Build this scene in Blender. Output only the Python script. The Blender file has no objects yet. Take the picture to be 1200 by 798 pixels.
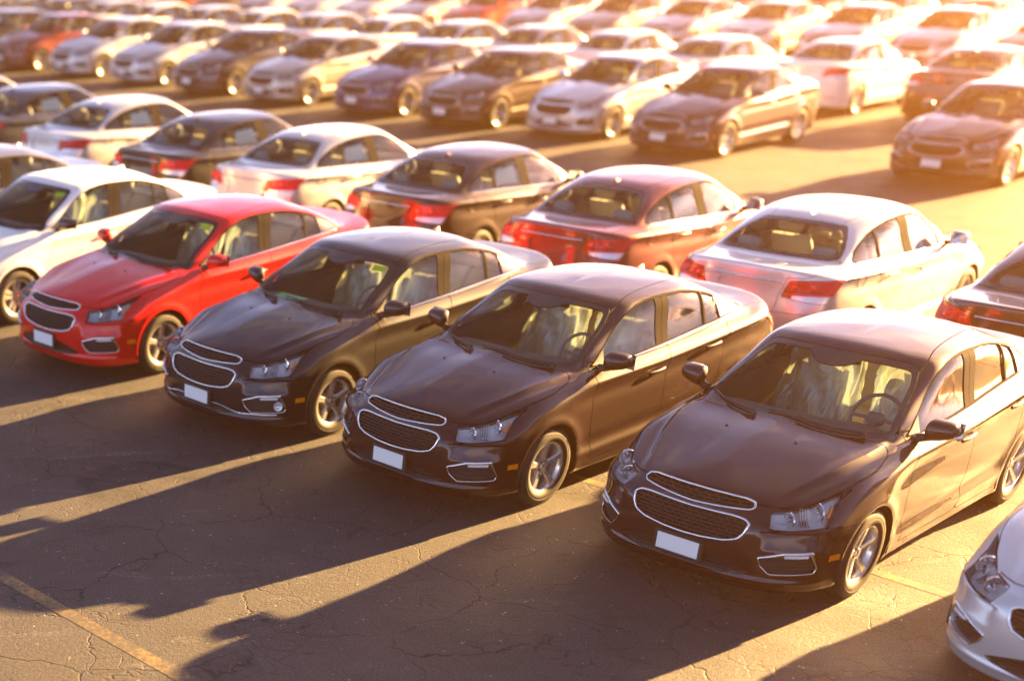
import bpy, math, random
import numpy as np
from mathutils import Matrix, Vector
from mathutils.bvhtree import BVHTree
random.seed(7); RNG = np.random.default_rng(7)
scene = bpy.context.scene
COL = scene.collection
R = math.radians

# ------------------------------------------------------------------ camera
cam_data = bpy.data.cameras.new('camera')
cam = bpy.data.objects.new('camera', cam_data); COL.objects.link(cam); scene.camera = cam
cam.location = (0, 0, 4.543)
cam.rotation_euler = (Matrix.Rotation(math.pi/2 - .465357, 3, 'X') @ Matrix.Rotation(-.018554, 3, 'Z')).to_euler()
cam_data.sensor_width = 36; cam_data.lens = 1657.74/1200*36
cam_data.shift_x = 516.58/1200; cam_data.shift_y = 320.27/1200
cam_data.clip_start = .1; cam_data.clip_end = 2000
cam_data.dof.use_dof = True; cam_data.dof.focus_distance = 10.8; cam_data.dof.aperture_fstop = .68

# ------------------------------------------------------------------ sky, sun, exposure
SUN_AZ, SUN_EL = R(29.5), R(14)                       # compass angle from +X towards +Y
world = bpy.data.worlds.new('World'); scene.world = world; world.use_nodes = True
wn = world.node_tree; bg = wn.nodes['Background']
sky = wn.nodes.new('ShaderNodeTexSky'); sky.sky_type = 'NISHITA'; sky.sun_disc = False
sky.sun_elevation = SUN_EL; sky.sun_rotation = math.pi/2 - SUN_AZ
sky.air_density = .24; sky.dust_density = .3; sky.ozone_density = .7
# thin streaky cloud sheet over the sky
def N(nt, t, **kw):
    n = nt.nodes.new(t)
    for k, v in kw.items():
        if k in ('inp',):
            for a, b in v.items(): n.inputs[a].default_value = b
        else: setattr(n, k, v)
    return n
tc = N(wn, 'ShaderNodeTexCoord'); mp = N(wn, 'ShaderNodeMapping'); mp.inputs['Scale'].default_value = (1.3, 3.2, 7)
mp.inputs['Rotation'].default_value = (0, 0, R(20))
nz = N(wn, 'ShaderNodeTexNoise', inp={'Scale': 1.9, 'Detail': 6, 'Roughness': .55, 'Distortion': .25})
rp = N(wn, 'ShaderNodeValToRGB'); rp.color_ramp.elements[0].position = .47; rp.color_ramp.elements[1].position = .66
mx = N(wn, 'ShaderNodeMix', data_type='RGBA', blend_type='MIX')
lum = N(wn, 'ShaderNodeRGBToBW'); cl = N(wn, 'ShaderNodeMix', data_type='RGBA', blend_type='MULTIPLY'); cl.inputs[0].default_value = 1
gain = N(wn, 'ShaderNodeMath', operation='MULTIPLY'); gain.inputs[1].default_value = 1.9
fac = N(wn, 'ShaderNodeMath', operation='MULTIPLY'); fac.inputs[1].default_value = .9
L = wn.links.new
L(tc.outputs['Generated'], mp.inputs[0]); L(mp.outputs[0], nz.inputs['Vector']); L(nz.outputs['Fac'], rp.inputs[0])
L(sky.outputs[0], lum.inputs[0]); L(lum.outputs[0], gain.inputs[0]); L(gain.outputs[0], cl.inputs[6]); cl.inputs[7].default_value = (1, .93, .95, 1)
L(rp.outputs[0], fac.inputs[0]); L(fac.outputs[0], mx.inputs[0]); L(sky.outputs[0], mx.inputs[6]); L(cl.outputs[2], mx.inputs[7])
L(mx.outputs[2], bg.inputs[0]); bg.inputs[1].default_value = .05

sun_data = bpy.data.lights.new('sun', 'SUN'); sun_data.energy = 5; sun_data.angle = R(.55); sun_data.color = (1, .58, .20)
sun = bpy.data.objects.new('sun', sun_data); COL.objects.link(sun)
to_sun = Vector((math.cos(SUN_EL)*math.cos(SUN_AZ), math.cos(SUN_EL)*math.sin(SUN_AZ), math.sin(SUN_EL)))
sun.rotation_euler = to_sun.to_track_quat('Z', 'Y').to_euler(); sun.location = to_sun*60

scene.view_settings.view_transform = 'Standard'; scene.view_settings.look = 'None'
scene.view_settings.exposure = 3.85; scene.view_settings.gamma = 1
cy = scene.cycles
cy.max_bounces = 8; cy.diffuse_bounces = 2; cy.glossy_bounces = 4; cy.transmission_bounces = 4; cy.transparent_max_bounces = 12
cy.volume_bounces = 0; cy.sample_clamp_indirect = 8; cy.use_denoising = True; cy.blur_glossy = .3
HAZE_DENSITY, HAZE_COLOR, HAZE_G = .0025, (1, .48, .13), .88

# ------------------------------------------------------------------ materials
def mat(name, col=(.5, .5, .5), rough=.5, metal=0., coat=0., spec=.5, bump=None, **kw):
    m = bpy.data.materials.new(name); m.use_nodes = True
    nt = m.node_tree; b = nt.nodes['Principled BSDF']
    b.inputs['Base Color'].default_value = (*col, 1); b.inputs['Roughness'].default_value = rough
    b.inputs['Metallic'].default_value = metal; b.inputs['Coat Weight'].default_value = coat
    b.inputs['Coat Roughness'].default_value = .03; b.inputs['Specular IOR Level'].default_value = spec
    for k, v in kw.items(): b.inputs[k.replace('_', ' ')].default_value = v
    if bump:
        sc_, st = bump[:2]
        t = N(nt, 'ShaderNodeTexCoord'); n = N(nt, 'ShaderNodeTexNoise', inp={'Scale': sc_, 'Detail': 5})
        bp = N(nt, 'ShaderNodeBump', inp={'Strength': st, 'Distance': bump[2] if len(bump) > 2 else .01})
        nt.links.new(t.outputs['Object'], n.inputs['Vector']); nt.links.new(n.outputs['Fac'], bp.inputs['Height']); nt.links.new(bp.outputs[0], b.inputs['Normal'])
    return m
def paint(name, col, metal=.35, rough=.38):
    """clear-coated car paint: fine flake, faint dust and orange peel"""
    m = mat(name, col, rough, metal, coat=1., spec=.5 if metal > .25 else .1)
    nt = m.node_tree; b = nt.nodes['Principled BSDF']; l = nt.links.new
    t = N(nt, 'ShaderNodeTexCoord')
    n1 = N(nt, 'ShaderNodeTexNoise', inp={'Scale': 900, 'Detail': 1}); n2 = N(nt, 'ShaderNodeTexNoise', inp={'Scale': 3.5, 'Detail': 6, 'Roughness': .65})
    l(t.outputs['Object'], n1.inputs['Vector']); l(t.outputs['Object'], n2.inputs['Vector'])
    r1 = N(nt, 'ShaderNodeMapRange', inp={'From Min': .3, 'From Max': .7, 'To Min': .8, 'To Max': 1.25}); l(n1.outputs['Fac'], r1.inputs[0])
    mu = N(nt, 'ShaderNodeMix', data_type='RGBA', blend_type='MULTIPLY'); mu.inputs[0].default_value = 1
    mu.inputs[6].default_value = (*col, 1); l(r1.outputs[0], mu.inputs[7])
    dust = N(nt, 'ShaderNodeMapRange', inp={'From Min': .5, 'From Max': .9, 'To Min': 0, 'To Max': .012}); l(n2.outputs['Fac'], dust.inputs[0])
    md = N(nt, 'ShaderNodeMix', data_type='RGBA'); l(dust.outputs[0], md.inputs[0]); l(mu.outputs[2], md.inputs[6]); md.inputs[7].default_value = (.35, .31, .27, 1)
    l(md.outputs[2], b.inputs['Base Color'])
    r2 = N(nt, 'ShaderNodeMapRange', inp={'From Min': .3, 'From Max': .8, 'To Min': .005, 'To Max': .03}); l(n2.outputs['Fac'], r2.inputs[0]); l(r2.outputs[0], b.inputs['Coat Roughness'])
    return m
def glass_mat(name, tint, ior=1.5, rough=0.):
    """thin pane: tinted see-through plus Fresnel reflection"""
    m = bpy.data.materials.new(name); m.use_nodes = True; nt = m.node_tree; nt.nodes.clear(); l = nt.links.new
    o = N(nt, 'ShaderNodeOutputMaterial'); tr = N(nt, 'ShaderNodeBsdfTransparent'); tr.inputs[0].default_value = (*tint, 1)
    g = N(nt, 'ShaderNodeBsdfGlossy', inp={'Roughness': rough}); f = N(nt, 'ShaderNodeFresnel', inp={'IOR': ior}); x = N(nt, 'ShaderNodeMixShader')
    l(f.outputs[0], x.inputs[0]); l(tr.outputs[0], x.inputs[1]); l(g.outputs[0], x.inputs[2]); l(x.outputs[0], o.inputs[0]); return m
M = {}
M['glass'] = glass_mat('windshield_glass', (.92, .99, .96), 1.2)
M['side_glass'] = glass_mat('side_window_glass', (.86, .93, .88), 1.42)
M['lens'] = glass_mat('lamp_lens', (.93, .95, .96), 1.35)
M['chrome'] = mat('chrome', (.82, .82, .83), .07, 1.)
M['alloy'] = mat('alloy', (.74, .72, .68), .22, .75, coat=.6)
M['alloy_dark'] = mat('alloy_dark', (.10, .10, .105), .4, .8)
M['reflector'] = mat('lamp_reflector', (.86, .87, .89), .16, .3, bump=(30, .8, .008))
M['black_gloss'] = mat('gloss_black_trim', (.012, .012, .013), .12, coat=.5)
M['satin'] = mat('satin_black_trim', (.012, .010, .010), .85, spec=.04)
M['black'] = mat('black_plastic', (.018, .018, .019), .55, bump=(300, .15, .002))
M['grille'] = mat('grille_plastic', (.016, .013, .013), .28)
M['grille_back'] = mat('grille_back', (.006, .005, .005), .8)
M['rubber'] = mat('tyre_rubber', (.012, .011, .011), .7, bump=(90, .25, .003))
M['seat'] = mat('seat_cloth', (.34, .33, .30), .9, bump=(400, .3, .002))
M['dash'] = mat('dash_vinyl', (.16, .155, .15), .65, bump=(250, .3, .002))
M['white'] = mat('white_plate', (.80, .80, .80), .45)
M['paper'] = mat('white_paper', (.78, .78, .74), .7)
M['sticker'] = mat('yellow_green_sticker', (.70, .85, .05), .6)
M['green_paper'] = mat('green_paper', (.45, .80, .38), .7)
M['amber'] = mat('amber_lens', (.85, .22, .01), .12, coat=1)
M['red_lens'] = mat('red_lens', (.56, .001, .006), .25, coat=.5, spec=.2, bump=(60, .3, .004))
M['red_bright'] = mat('red_lamp_optic', (.85, .02, .02), .15, .3, coat=1, bump=(160, .6, .003))
M['clear_lens'] = mat('clear_lamp_lens', (.75, .72, .72), .1, .6, coat=1, bump=(120, .6, .004))
M['gold'] = mat('gold_badge', (.75, .50, .10), .25, 1.)
M['disc'] = mat('brake_steel', (.35, .34, .33), .35, 1.)
M['dark'] = mat('dark_void', (.008, .008, .008), .9)
M['trim_dark'] = mat('cabin_trim', (.06, .056, .05), .8)
def plastic_film():
    m = bpy.data.materials.new('plastic_film'); m.use_nodes = True; nt = m.node_tree; nt.nodes.clear(); l = nt.links.new
    o = N(nt, 'ShaderNodeOutputMaterial'); tr = N(nt, 'ShaderNodeBsdfTransparent'); tr.inputs[0].default_value = (.9, .95, .9, 1)
    d = N(nt, 'ShaderNodeBsdfDiffuse'); d.inputs[0].default_value = (.58, .64, .56, 1); tl = N(nt, 'ShaderNodeBsdfTranslucent'); tl.inputs[0].default_value = (.55, .60, .48, 1)
    g = N(nt, 'ShaderNodeBsdfGlossy', inp={'Roughness': .12}); t = N(nt, 'ShaderNodeTexCoord')
    mpp = N(nt, 'ShaderNodeMapping'); mpp.inputs['Scale'].default_value = (1, 1.6, .55); l(t.outputs['Object'], mpp.inputs[0])
    n = N(nt, 'ShaderNodeTexNoise', inp={'Scale': 6, 'Detail': 4, 'Distortion': 1.6}); b = N(nt, 'ShaderNodeBump', inp={'Strength': .9, 'Distance': .04})
    l(mpp.outputs[0], n.inputs['Vector']); l(n.outputs['Fac'], b.inputs['Height'])
    for q in (d, tl, g): l(b.outputs[0], q.inputs['Normal'])
    a = N(nt, 'ShaderNodeMixShader'); a.inputs[0].default_value = .28; l(d.outputs[0], a.inputs[1]); l(tl.outputs[0], a.inputs[2])
    c = N(nt, 'ShaderNodeMixShader'); c.inputs[0].default_value = .25; l(a.outputs[0], c.inputs[1]); l(g.outputs[0], c.inputs[2])
    e = N(nt, 'ShaderNodeMixShader'); e.inputs[0].default_value = .58; l(tr.outputs[0], e.inputs[1]); l(c.outputs[0], e.inputs[2]); l(e.outputs[0], o.inputs[0])
    return m
M['film'] = plastic_film()
PAINT = {k: paint(k + '_paint', *v) for k, v in {
    'black': ((.007, .007, .011), .0, .5), 'maroon black': ((.020, .004, .006), .0, .5), 'red': ((.62, .004, .008), .1, .4), 'dark red': ((.16, .008, .010), .4, .38),
    'white': ((.78, .78, .77), 0., .4), 'silver': ((.60, .61, .62), .5, .36), 'beige': ((.50, .46, .40), .7, .36), 'grey': ((.20, .20, .20), .7, .36),
    'blue': ((.035, .040, .14), .5, .36), 'navy': ((.016, .022, .040), .45, .36), 'brown': ((.045, .024, .016), .5, .36), 'purple': ((.045, .02, .035), .5, .36)}.items()}

def asphalt():
    m = bpy.data.materials.new('asphalt'); m.use_nodes = True; nt = m.node_tree; b = nt.nodes['Principled BSDF']; l = nt.links.new
    t = N(nt, 'ShaderNodeTexCoord'); P = t.outputs['Object']
    def noise(sc, det=6, rough=.6, dist=0.):
        n = N(nt, 'ShaderNodeTexNoise', inp={'Scale': sc, 'Detail': det, 'Roughness': rough, 'Distortion': dist}); l(P, n.inputs['Vector']); return n.outputs['Fac']
    def rng(x, a, c, lo=0., hi=1.):
        n = N(nt, 'ShaderNodeMapRange', inp={'From Min': a, 'From Max': c, 'To Min': lo, 'To Max': hi}); l(x, n.inputs[0]); return n.outputs[0]
    def mth(op, x, y):
        n = N(nt, 'ShaderNodeMath', operation=op)
        for i, q in enumerate((x, y)):
            if isinstance(q, (int, float)): n.inputs[i].default_value = q
            else: l(q, n.inputs[i])
        return n.outputs[0]
    def mix(f, c1, c2, blend='MIX'):
        n = N(nt, 'ShaderNodeMix', data_type='RGBA', blend_type=blend)
        for i, q in ((0, f), (6, c1), (7, c2)):
            if isinstance(q, tuple): n.inputs[i].default_value = (*q, 1)
            elif isinstance(q, (int, float)): n.inputs[i].default_value = q
            else: l(q, n.inputs[i])
        return n.outputs[2]
    # warped coordinates for the crack network
    wn_ = N(nt, 'ShaderNodeTexNoise', inp={'Scale': 2.2, 'Detail': 5}); l(P, wn_.inputs['Vector'])
    ad = N(nt, 'ShaderNodeVectorMath', operation='MULTIPLY_ADD'); l(wn_.outputs['Color'], ad.inputs[0]); ad.inputs[1].default_value = (.42, .42, .42); l(P, ad.inputs[2])
    def cracks(sc, w):
        v = N(nt, 'ShaderNodeTexVoronoi', feature='DISTANCE_TO_EDGE', inp={'Scale': sc, 'Randomness': 1}); l(ad.outputs[0], v.inputs['Vector'])
        return rng(v.outputs['Distance'], 0, w, 1, 0)
    c1 = mth('MULTIPLY', cracks(.8, .007), rng(noise(.8, 3), .40, .52))
    c2 = mth('MULTIPLY', cracks(5.0, .03), rng(noise(1.7, 3), .50, .62))
    crack = mth('MAXIMUM', c1, mth('MULTIPLY', c2, .8))
    agg = noise(75, 4, .75); agg2 = noise(28, 5, .7); big = noise(.35, 5, .6, .4); mid = noise(2.6, 6, .65, .6)
    base = mix(rng(big, .3, .7), (.016, .017, .021), (.037, .037, .039))
    base = mix(rng(mid, .35, .75, 0, .5), base, (.050, .048, .046))
    base = mix(rng(agg, .46, .64, 0, 1.), base, (.098, .092, .085), 'MIX')
    speck = N(nt, 'ShaderNodeTexVoronoi', inp={'Scale': 22, 'Randomness': 1}); l(P, speck.inputs['Vector'])
    base = mix(mth('MULTIPLY', rng(speck.outputs['Distance'], .10, .20, 1, 0), rng(noise(9, 2), .58, .64)), base, (.38, .35, .31))
    # chalky scuffs in streaks along the bay front
    sm = N(nt, 'ShaderNodeMapping'); sm.inputs['Rotation'].default_value = (0, 0, R(52)); sm.inputs['Scale'].default_value = (.55, 2.6, 1); l(P, sm.inputs[0])
    st = N(nt, 'ShaderNodeTexNoise', inp={'Scale': 1.1, 'Detail': 9, 'Roughness': .72, 'Distortion': .7}); l(sm.outputs[0], st.inputs['Vector'])
    base = mix(mth('MULTIPLY', rng(st.outputs['Fac'], .58, .72), rng(agg2, .42, .6, 0, .55)), base, (.28, .26, .24))
    base = mix(rng(noise(.7, 7, .65, .8), .57, .68, 0, .8), base, (.008, .008, .009))       # oil and sealant
    base = mix(crack, base, (.004, .004, .004))
    l(base, b.inputs['Base Color'])
    l(rng(noise(1.3, 5), .3, .7, .62, .88), b.inputs['Roughness']); b.inputs['Specular IOR Level'].default_value = .35
    h = mth('ADD', mth('MULTIPLY', agg, .35), mth('MULTIPLY', agg2, .5)); h = mth('SUBTRACT', h, mth('MULTIPLY', crack, .55))
    bp = N(nt, 'ShaderNodeBump', inp={'Strength': .75, 'Distance': .02}); l(h, bp.inputs['Height']); l(bp.outputs[0], b.inputs['Normal'])
    return m
def line_paint():
    m = bpy.data.materials.new('worn_yellow_line'); m.use_nodes = True; nt = m.node_tree; b = nt.nodes['Principled BSDF']; l = nt.links.new
    t = N(nt, 'ShaderNodeTexCoord'); n = N(nt, 'ShaderNodeTexNoise', inp={'Scale': 26, 'Detail': 8, 'Roughness': .7}); l(t.outputs['Object'], n.inputs['Vector'])
    n3 = N(nt, 'ShaderNodeTexNoise', inp={'Scale': 2.2, 'Detail': 5}); l(t.outputs['Object'], n3.inputs['Vector'])
    s = N(nt, 'ShaderNodeMath', operation='ADD'); l(n.outputs['Fac'], s.inputs[0]); l(n3.outputs['Fac'], s.inputs[1])
    r = N(nt, 'ShaderNodeMapRange', inp={'From Min': .94, 'From Max': 1.24}); l(s.outputs[0], r.inputs[0])
    x = N(nt, 'ShaderNodeMix', data_type='RGBA'); l(r.outputs[0], x.inputs[0]); x.inputs[6].default_value = (.07, .06, .045, 1); x.inputs[7].default_value = (.31, .20, .05, 1)
    l(x.outputs[2], b.inputs['Base Color']); b.inputs['Roughness'].default_value = .75
    bp = N(nt, 'ShaderNodeBump', inp={'Strength': .5, 'Distance': .004}); l(n.outputs['Fac'], bp.inputs['Height']); l(bp.outputs[0], b.inputs['Normal'])
    return m

# ---------------------------------------------------------------- control net of the half body: (s from the nose, y out, z up)
BASE=[(0,0),(.015,.25),(.06,.48),(.15,.66),(.29,.79),(.47,.865),(.70,.888),(.93,.895),(1.20,.893),(1.5,.888),(2.0,.888),(2.5,.89),(3.0,.892),(3.35,.893),(3.62,.892),(3.90,.885),(4.15,.865),(4.36,.80),(4.50,.66),(4.565,.46),(4.59,.24),(4.597,0)]
def lower(inset,z3,fs=0.,rs=0.):
    b=np.array(BASE); n=len(b); out=[]
    zz=np.interp(np.arange(n),[0,3,6,9,13,16,18,21],z3)
    t=np.gradient(b,axis=0); t/=np.linalg.norm(t,axis=1)[:,None]
    nrm=np.stack([-t[:,1],t[:,0]],1)          # outward (front: -s, side:+y)
    for k in range(n):
        p=b[k]-nrm[k]*inset
        wf=max(0.,1-k/5.); wr=max(0.,1-(21-k)/5.)
        out.append((p[0]+fs*wf-rs*wr, max(p[1],0) if 0<k<21 else 0, zz[k]))
    return out
RINGS=[
 [(0.2197,0.0,0.17),(0.2218,0.2302,0.17),(0.248,0.43,0.17),(0.3025,0.5647,0.17),(0.3883,0.6553,0.17),(0.5072,0.7094,0.17),(0.7104,0.7283,0.17),(0.9316,0.735,0.1683),(1.198,0.733,0.1667),(1.499,0.728,0.165),(2.0003,0.728,0.165),(2.5006,0.73,0.165),(3.0006,0.732,0.165),(3.35,0.733,0.165),(3.6177,0.732,0.1733),(3.8919,0.7252,0.1817),(4.1209,0.7077,0.19),(4.2691,0.6619,0.2),(4.343,0.5774,0.21),(4.3786,0.4265,0.21),(4.3904,0.2289,0.21),(4.3871,0.0,0.21)],
 [(0.0949,0.0,0.165),(0.1006,0.2438,0.1667),(0.1345,0.4644,0.1683),(0.2082,0.6302,0.17),(0.326,0.7479,0.1733),(0.4816,0.8164,0.1767),(0.7033,0.8381,0.18),(0.9305,0.845,0.18),(1.1994,0.843,0.18),(1.4997,0.838,0.18),(2.0001,0.838,0.18),(2.5002,0.84,0.18),(3.0002,0.842,0.18),(3.35,0.843,0.18),(3.6193,0.842,0.1867),(3.8975,0.8351,0.1933),(4.1409,0.8158,0.2),(4.3267,0.7569,0.2125),(4.4412,0.6342,0.225),(4.4921,0.4495,0.2267),(4.5081,0.2365,0.2283),(4.507,0.0,0.23)],
 [(0.026,0.0,0.215),(0.0389,0.248,0.2167),(0.0812,0.475,0.2183),(0.1668,0.6505,0.22),(0.3006,0.7765,0.2217),(0.4737,0.8494,0.2233),(0.701,0.872,0.225),(0.9302,0.879,0.2183),(1.1998,0.877,0.2117),(1.4999,0.872,0.205),(2.0,0.872,0.205),(2.5001,0.874,0.205),(3.0001,0.876,0.205),(3.35,0.877,0.205),(3.6198,0.876,0.2133),(3.8992,0.869,0.2217),(4.1471,0.8493,0.23),(4.3479,0.7862,0.245),(4.4783,0.6517,0.26),(4.5374,0.4566,0.2617),(4.558,0.2389,0.2633),(4.561,0.0,0.265)],
 [(0.008,0.0,0.32),(0.0229,0.249,0.32),(0.0676,0.4775,0.32),(0.1564,0.6552,0.32),(0.2943,0.7833,0.32),(0.4719,0.8572,0.32),(0.7005,0.88,0.32),(0.9301,0.887,0.3133),(1.1999,0.885,0.3067),(1.5,0.88,0.3),(2.0,0.88,0.3),(2.5,0.882,0.3),(3.0,0.884,0.3),(3.35,0.885,0.3),(3.6199,0.884,0.3067),(3.8996,0.877,0.3133),(4.1485,0.8571,0.32),(4.354,0.7931,0.34),(4.4891,0.6559,0.36),(4.5512,0.4583,0.3633),(4.574,0.2394,0.3667),(4.579,0.0,0.37)],
 [(0.0,0.0,0.44),(0.015,0.25,0.44),(0.06,0.48,0.44),(0.15,0.66,0.44),(0.29,0.79,0.44),(0.47,0.865,0.44),(0.7,0.888,0.44),(0.93,0.895,0.44),(1.2,0.893,0.44),(1.5,0.888,0.44),(2.0,0.888,0.44),(2.5,0.89,0.44),(3.0,0.892,0.44),(3.35,0.893,0.44),(3.62,0.892,0.4467),(3.9,0.885,0.4533),(4.15,0.865,0.46),(4.36,0.8,0.47),(4.5,0.66,0.48),(4.565,0.46,0.4833),(4.59,0.24,0.4867),(4.597,0.0,0.49)],
 [(0.012,0.0,0.56),(0.0246,0.25,0.56),(0.0672,0.48,0.56),(0.1548,0.66,0.56),(0.2924,0.79,0.5633),(0.47,0.865,0.5667),(0.7,0.888,0.57),(0.93,0.895,0.575),(1.2,0.893,0.58),(1.5,0.888,0.655),(2.0,0.888,0.6587),(2.5,0.89,0.6625),(3.0,0.892,0.6662),(3.35,0.893,0.67),(3.62,0.892,0.6733),(3.9,0.885,0.6767),(4.15,0.865,0.61),(4.36,0.8,0.605),(4.5,0.66,0.6),(4.565,0.46,0.6),(4.59,0.24,0.6),(4.597,0.0,0.6)],
 [(0.047,0.0,0.655),(0.053,0.2498,0.65),(0.0889,0.4794,0.645),(0.1696,0.6588,0.64),(0.3001,0.7883,0.6517),(0.4705,0.8631,0.6633),(0.7001,0.886,0.675),(0.93,0.893,0.6833),(1.2,0.889,0.835),(1.5,0.887,0.898),(2.0,0.89,0.91),(2.5,0.891,0.922),(3.0,0.889,0.948),(3.35,0.886,0.966),(3.62,0.878,0.978),(3.8999,0.86,0.986),(4.1496,0.829,0.984),(4.355,0.7983,0.86),(4.4903,0.659,0.74),(4.551,0.4596,0.7367),(4.572,0.2399,0.7333),(4.575,0.0,0.73)],
 [(0.085,0.0,0.745),(0.095,0.22,0.74),(0.135,0.42,0.715),(0.215,0.6,0.685),(0.35,0.745,0.7),(0.52,0.83,0.735),(0.72,0.872,0.775),(0.94,0.888,0.8),(1.2,0.882,0.895),(1.5,0.88,0.932),(2.0,0.883,0.944),(2.5,0.884,0.956),(3.0,0.882,0.982),(3.35,0.879,1.0),(3.62,0.871,1.012),(3.9,0.853,1.02),(4.14,0.822,1.018),(4.325,0.748,0.985),(4.45,0.63,0.92),(4.515,0.45,0.91),(4.54,0.24,0.905),(4.545,0.0,0.905)],
 [(0.12,0.0,0.8),(0.135,0.22,0.795),(0.175,0.42,0.765),(0.265,0.565,0.755),(0.4,0.7,0.775),(0.56,0.79,0.8),(0.74,0.842,0.84),(0.94,0.866,0.865),(1.2,0.8583,0.9172),(1.5,0.8646,0.9483),(2.0,0.8711,0.9616),(2.5,0.8728,0.9741),(3.0,0.8679,0.9999),(3.35,0.8606,1.019),(3.62,0.8467,1.0331),(3.9,0.832,1.042),(4.125,0.798,1.048),(4.31,0.728,1.052),(4.432,0.605,1.068),(4.505,0.433,1.083),(4.532,0.23,1.088),(4.538,0.0,1.09)],
 [(0.24,0.0,0.855),(0.255,0.22,0.85),(0.3,0.4,0.83),(0.37,0.53,0.82),(0.48,0.645,0.835),(0.62,0.735,0.865),(0.77,0.79,0.9),(0.95,0.82,0.92),(1.2,0.8206,0.9484),(1.5,0.8394,0.9706),(2.0,0.8512,0.9858),(2.5,0.8538,0.999),(3.0,0.8446,1.0246),(3.35,0.8308,1.0454),(3.62,0.808,1.0626),(3.89,0.805,1.062),(4.1,0.768,1.075),(4.285,0.695,1.088),(4.405,0.572,1.108),(4.478,0.412,1.122),(4.503,0.22,1.128),(4.508,0.0,1.13)],
 [(0.55,0.0,0.935),(0.56,0.2,0.93),(0.59,0.37,0.918),(0.64,0.49,0.915),(0.7,0.59,0.917),(0.78,0.67,0.928),(0.88,0.725,0.94),(1.02,0.755,0.955),(1.24,0.7803,0.977),(1.5,0.8116,0.9903),(2.0,0.8286,1.0074),(2.5,0.8322,1.0213),(3.0,0.8187,1.0467),(3.35,0.7984,1.0692),(3.62,0.7667,1.0895),(3.86,0.77,1.08),(4.03,0.715,1.093),(4.2,0.638,1.104),(4.315,0.528,1.116),(4.385,0.383,1.126),(4.412,0.2,1.131),(4.418,0.0,1.132)],
 [(0.9,0.0,1.005),(0.905,0.2,1.0),(0.92,0.36,0.993),(0.95,0.47,0.987),(0.99,0.56,0.983),(1.04,0.625,0.983),(1.1,0.67,0.985),(1.18,0.7,0.99),(1.32,0.7411,1.0009),(1.5,0.7838,1.0061),(2.0,0.8057,1.025),(2.5,0.8102,1.0395),(3.0,0.7927,1.0647),(3.35,0.7785,1.0887),(3.62,0.7466,1.1119),(3.82,0.725,1.11),(3.96,0.655,1.115),(4.07,0.555,1.12),(4.13,0.44,1.125),(4.165,0.31,1.125),(4.18,0.16,1.125),(4.185,0.0,1.127)],
 [(1.2,0.0,1.045),(1.205,0.2,1.043),(1.22,0.36,1.037),(1.235,0.46,1.032),(1.25,0.54,1.028),(1.27,0.6,1.025),(1.295,0.645,1.022),(1.33,0.68,1.02),(1.4,0.715,1.015),(1.53,0.765,1.015),(2.0,0.79,1.035),(2.5,0.795,1.05),(3.0,0.775,1.075),(3.35,0.765,1.098),(3.6,0.735,1.122),(3.8,0.692,1.138),(3.92,0.618,1.14),(3.98,0.5,1.14),(4.0,0.35,1.14),(4.02,0.22,1.14),(4.03,0.1,1.14),(4.035,0.0,1.14)],
 [(1.4,0.0,1.15),(1.405,0.2,1.149),(1.42,0.37,1.145),(1.44,0.47,1.14),(1.475,0.582,1.136),(1.51,0.645,1.132),(1.548,0.684,1.128),(1.6,0.706,1.124),(1.68,0.718,1.128),(1.8,0.732,1.132),(2.1,0.74,1.15),(2.5,0.745,1.165),(2.95,0.73,1.185),(3.3,0.722,1.2),(3.5,0.697,1.215),(3.66,0.652,1.222),(3.75,0.572,1.226),(3.8,0.462,1.23),(3.82,0.33,1.23),(3.84,0.2,1.23),(3.85,0.1,1.23),(3.85,0.0,1.23)],
 [(1.65,0.0,1.285),(1.655,0.2,1.283),(1.675,0.35,1.277),(1.7,0.452,1.27),(1.735,0.536,1.265),(1.775,0.594,1.263),(1.815,0.632,1.264),(1.875,0.658,1.268),(1.95,0.675,1.274),(2.06,0.69,1.283),(2.25,0.696,1.295),(2.55,0.7,1.305),(2.88,0.7,1.312),(3.15,0.682,1.314),(3.34,0.652,1.316),(3.47,0.604,1.32),(3.54,0.525,1.324),(3.575,0.425,1.327),(3.58,0.31,1.33),(3.6,0.2,1.33),(3.61,0.1,1.33),(3.61,0.0,1.33)],
 [(1.94,0.0,1.429),(1.945,0.19,1.4265),(1.965,0.33,1.42),(1.985,0.42,1.4125),(2.012,0.496,1.404),(2.045,0.552,1.402),(2.085,0.594,1.402),(2.135,0.618,1.404),(2.2,0.632,1.409),(2.3,0.634,1.417),(2.42,0.642,1.421),(2.6,0.644,1.423),(2.8,0.636,1.423),(2.98,0.615,1.422),(3.1,0.579,1.4223),(3.18,0.51,1.4277),(3.23,0.455,1.428),(3.27,0.38,1.4326),(3.295,0.29,1.4372),(3.31,0.19,1.4398),(3.315,0.1,1.4414),(3.32,0.0,1.441)],
 [(2.1,0.0,1.481),(2.1,0.15,1.479),(2.12,0.27,1.475),(2.14,0.34,1.471),(2.165,0.39,1.468),(2.2,0.42,1.467),(2.23,0.435,1.467),(2.27,0.445,1.468),(2.33,0.45,1.47),(2.4,0.455,1.471),(2.5,0.455,1.473),(2.6,0.455,1.473),(2.72,0.45,1.473),(2.83,0.435,1.472),(2.92,0.415,1.471),(2.98,0.385,1.471),(3.03,0.34,1.472),(3.06,0.28,1.474),(3.085,0.215,1.476),(3.1,0.145,1.478),(3.105,0.07,1.479),(3.11,0.0,1.479)],
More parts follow.
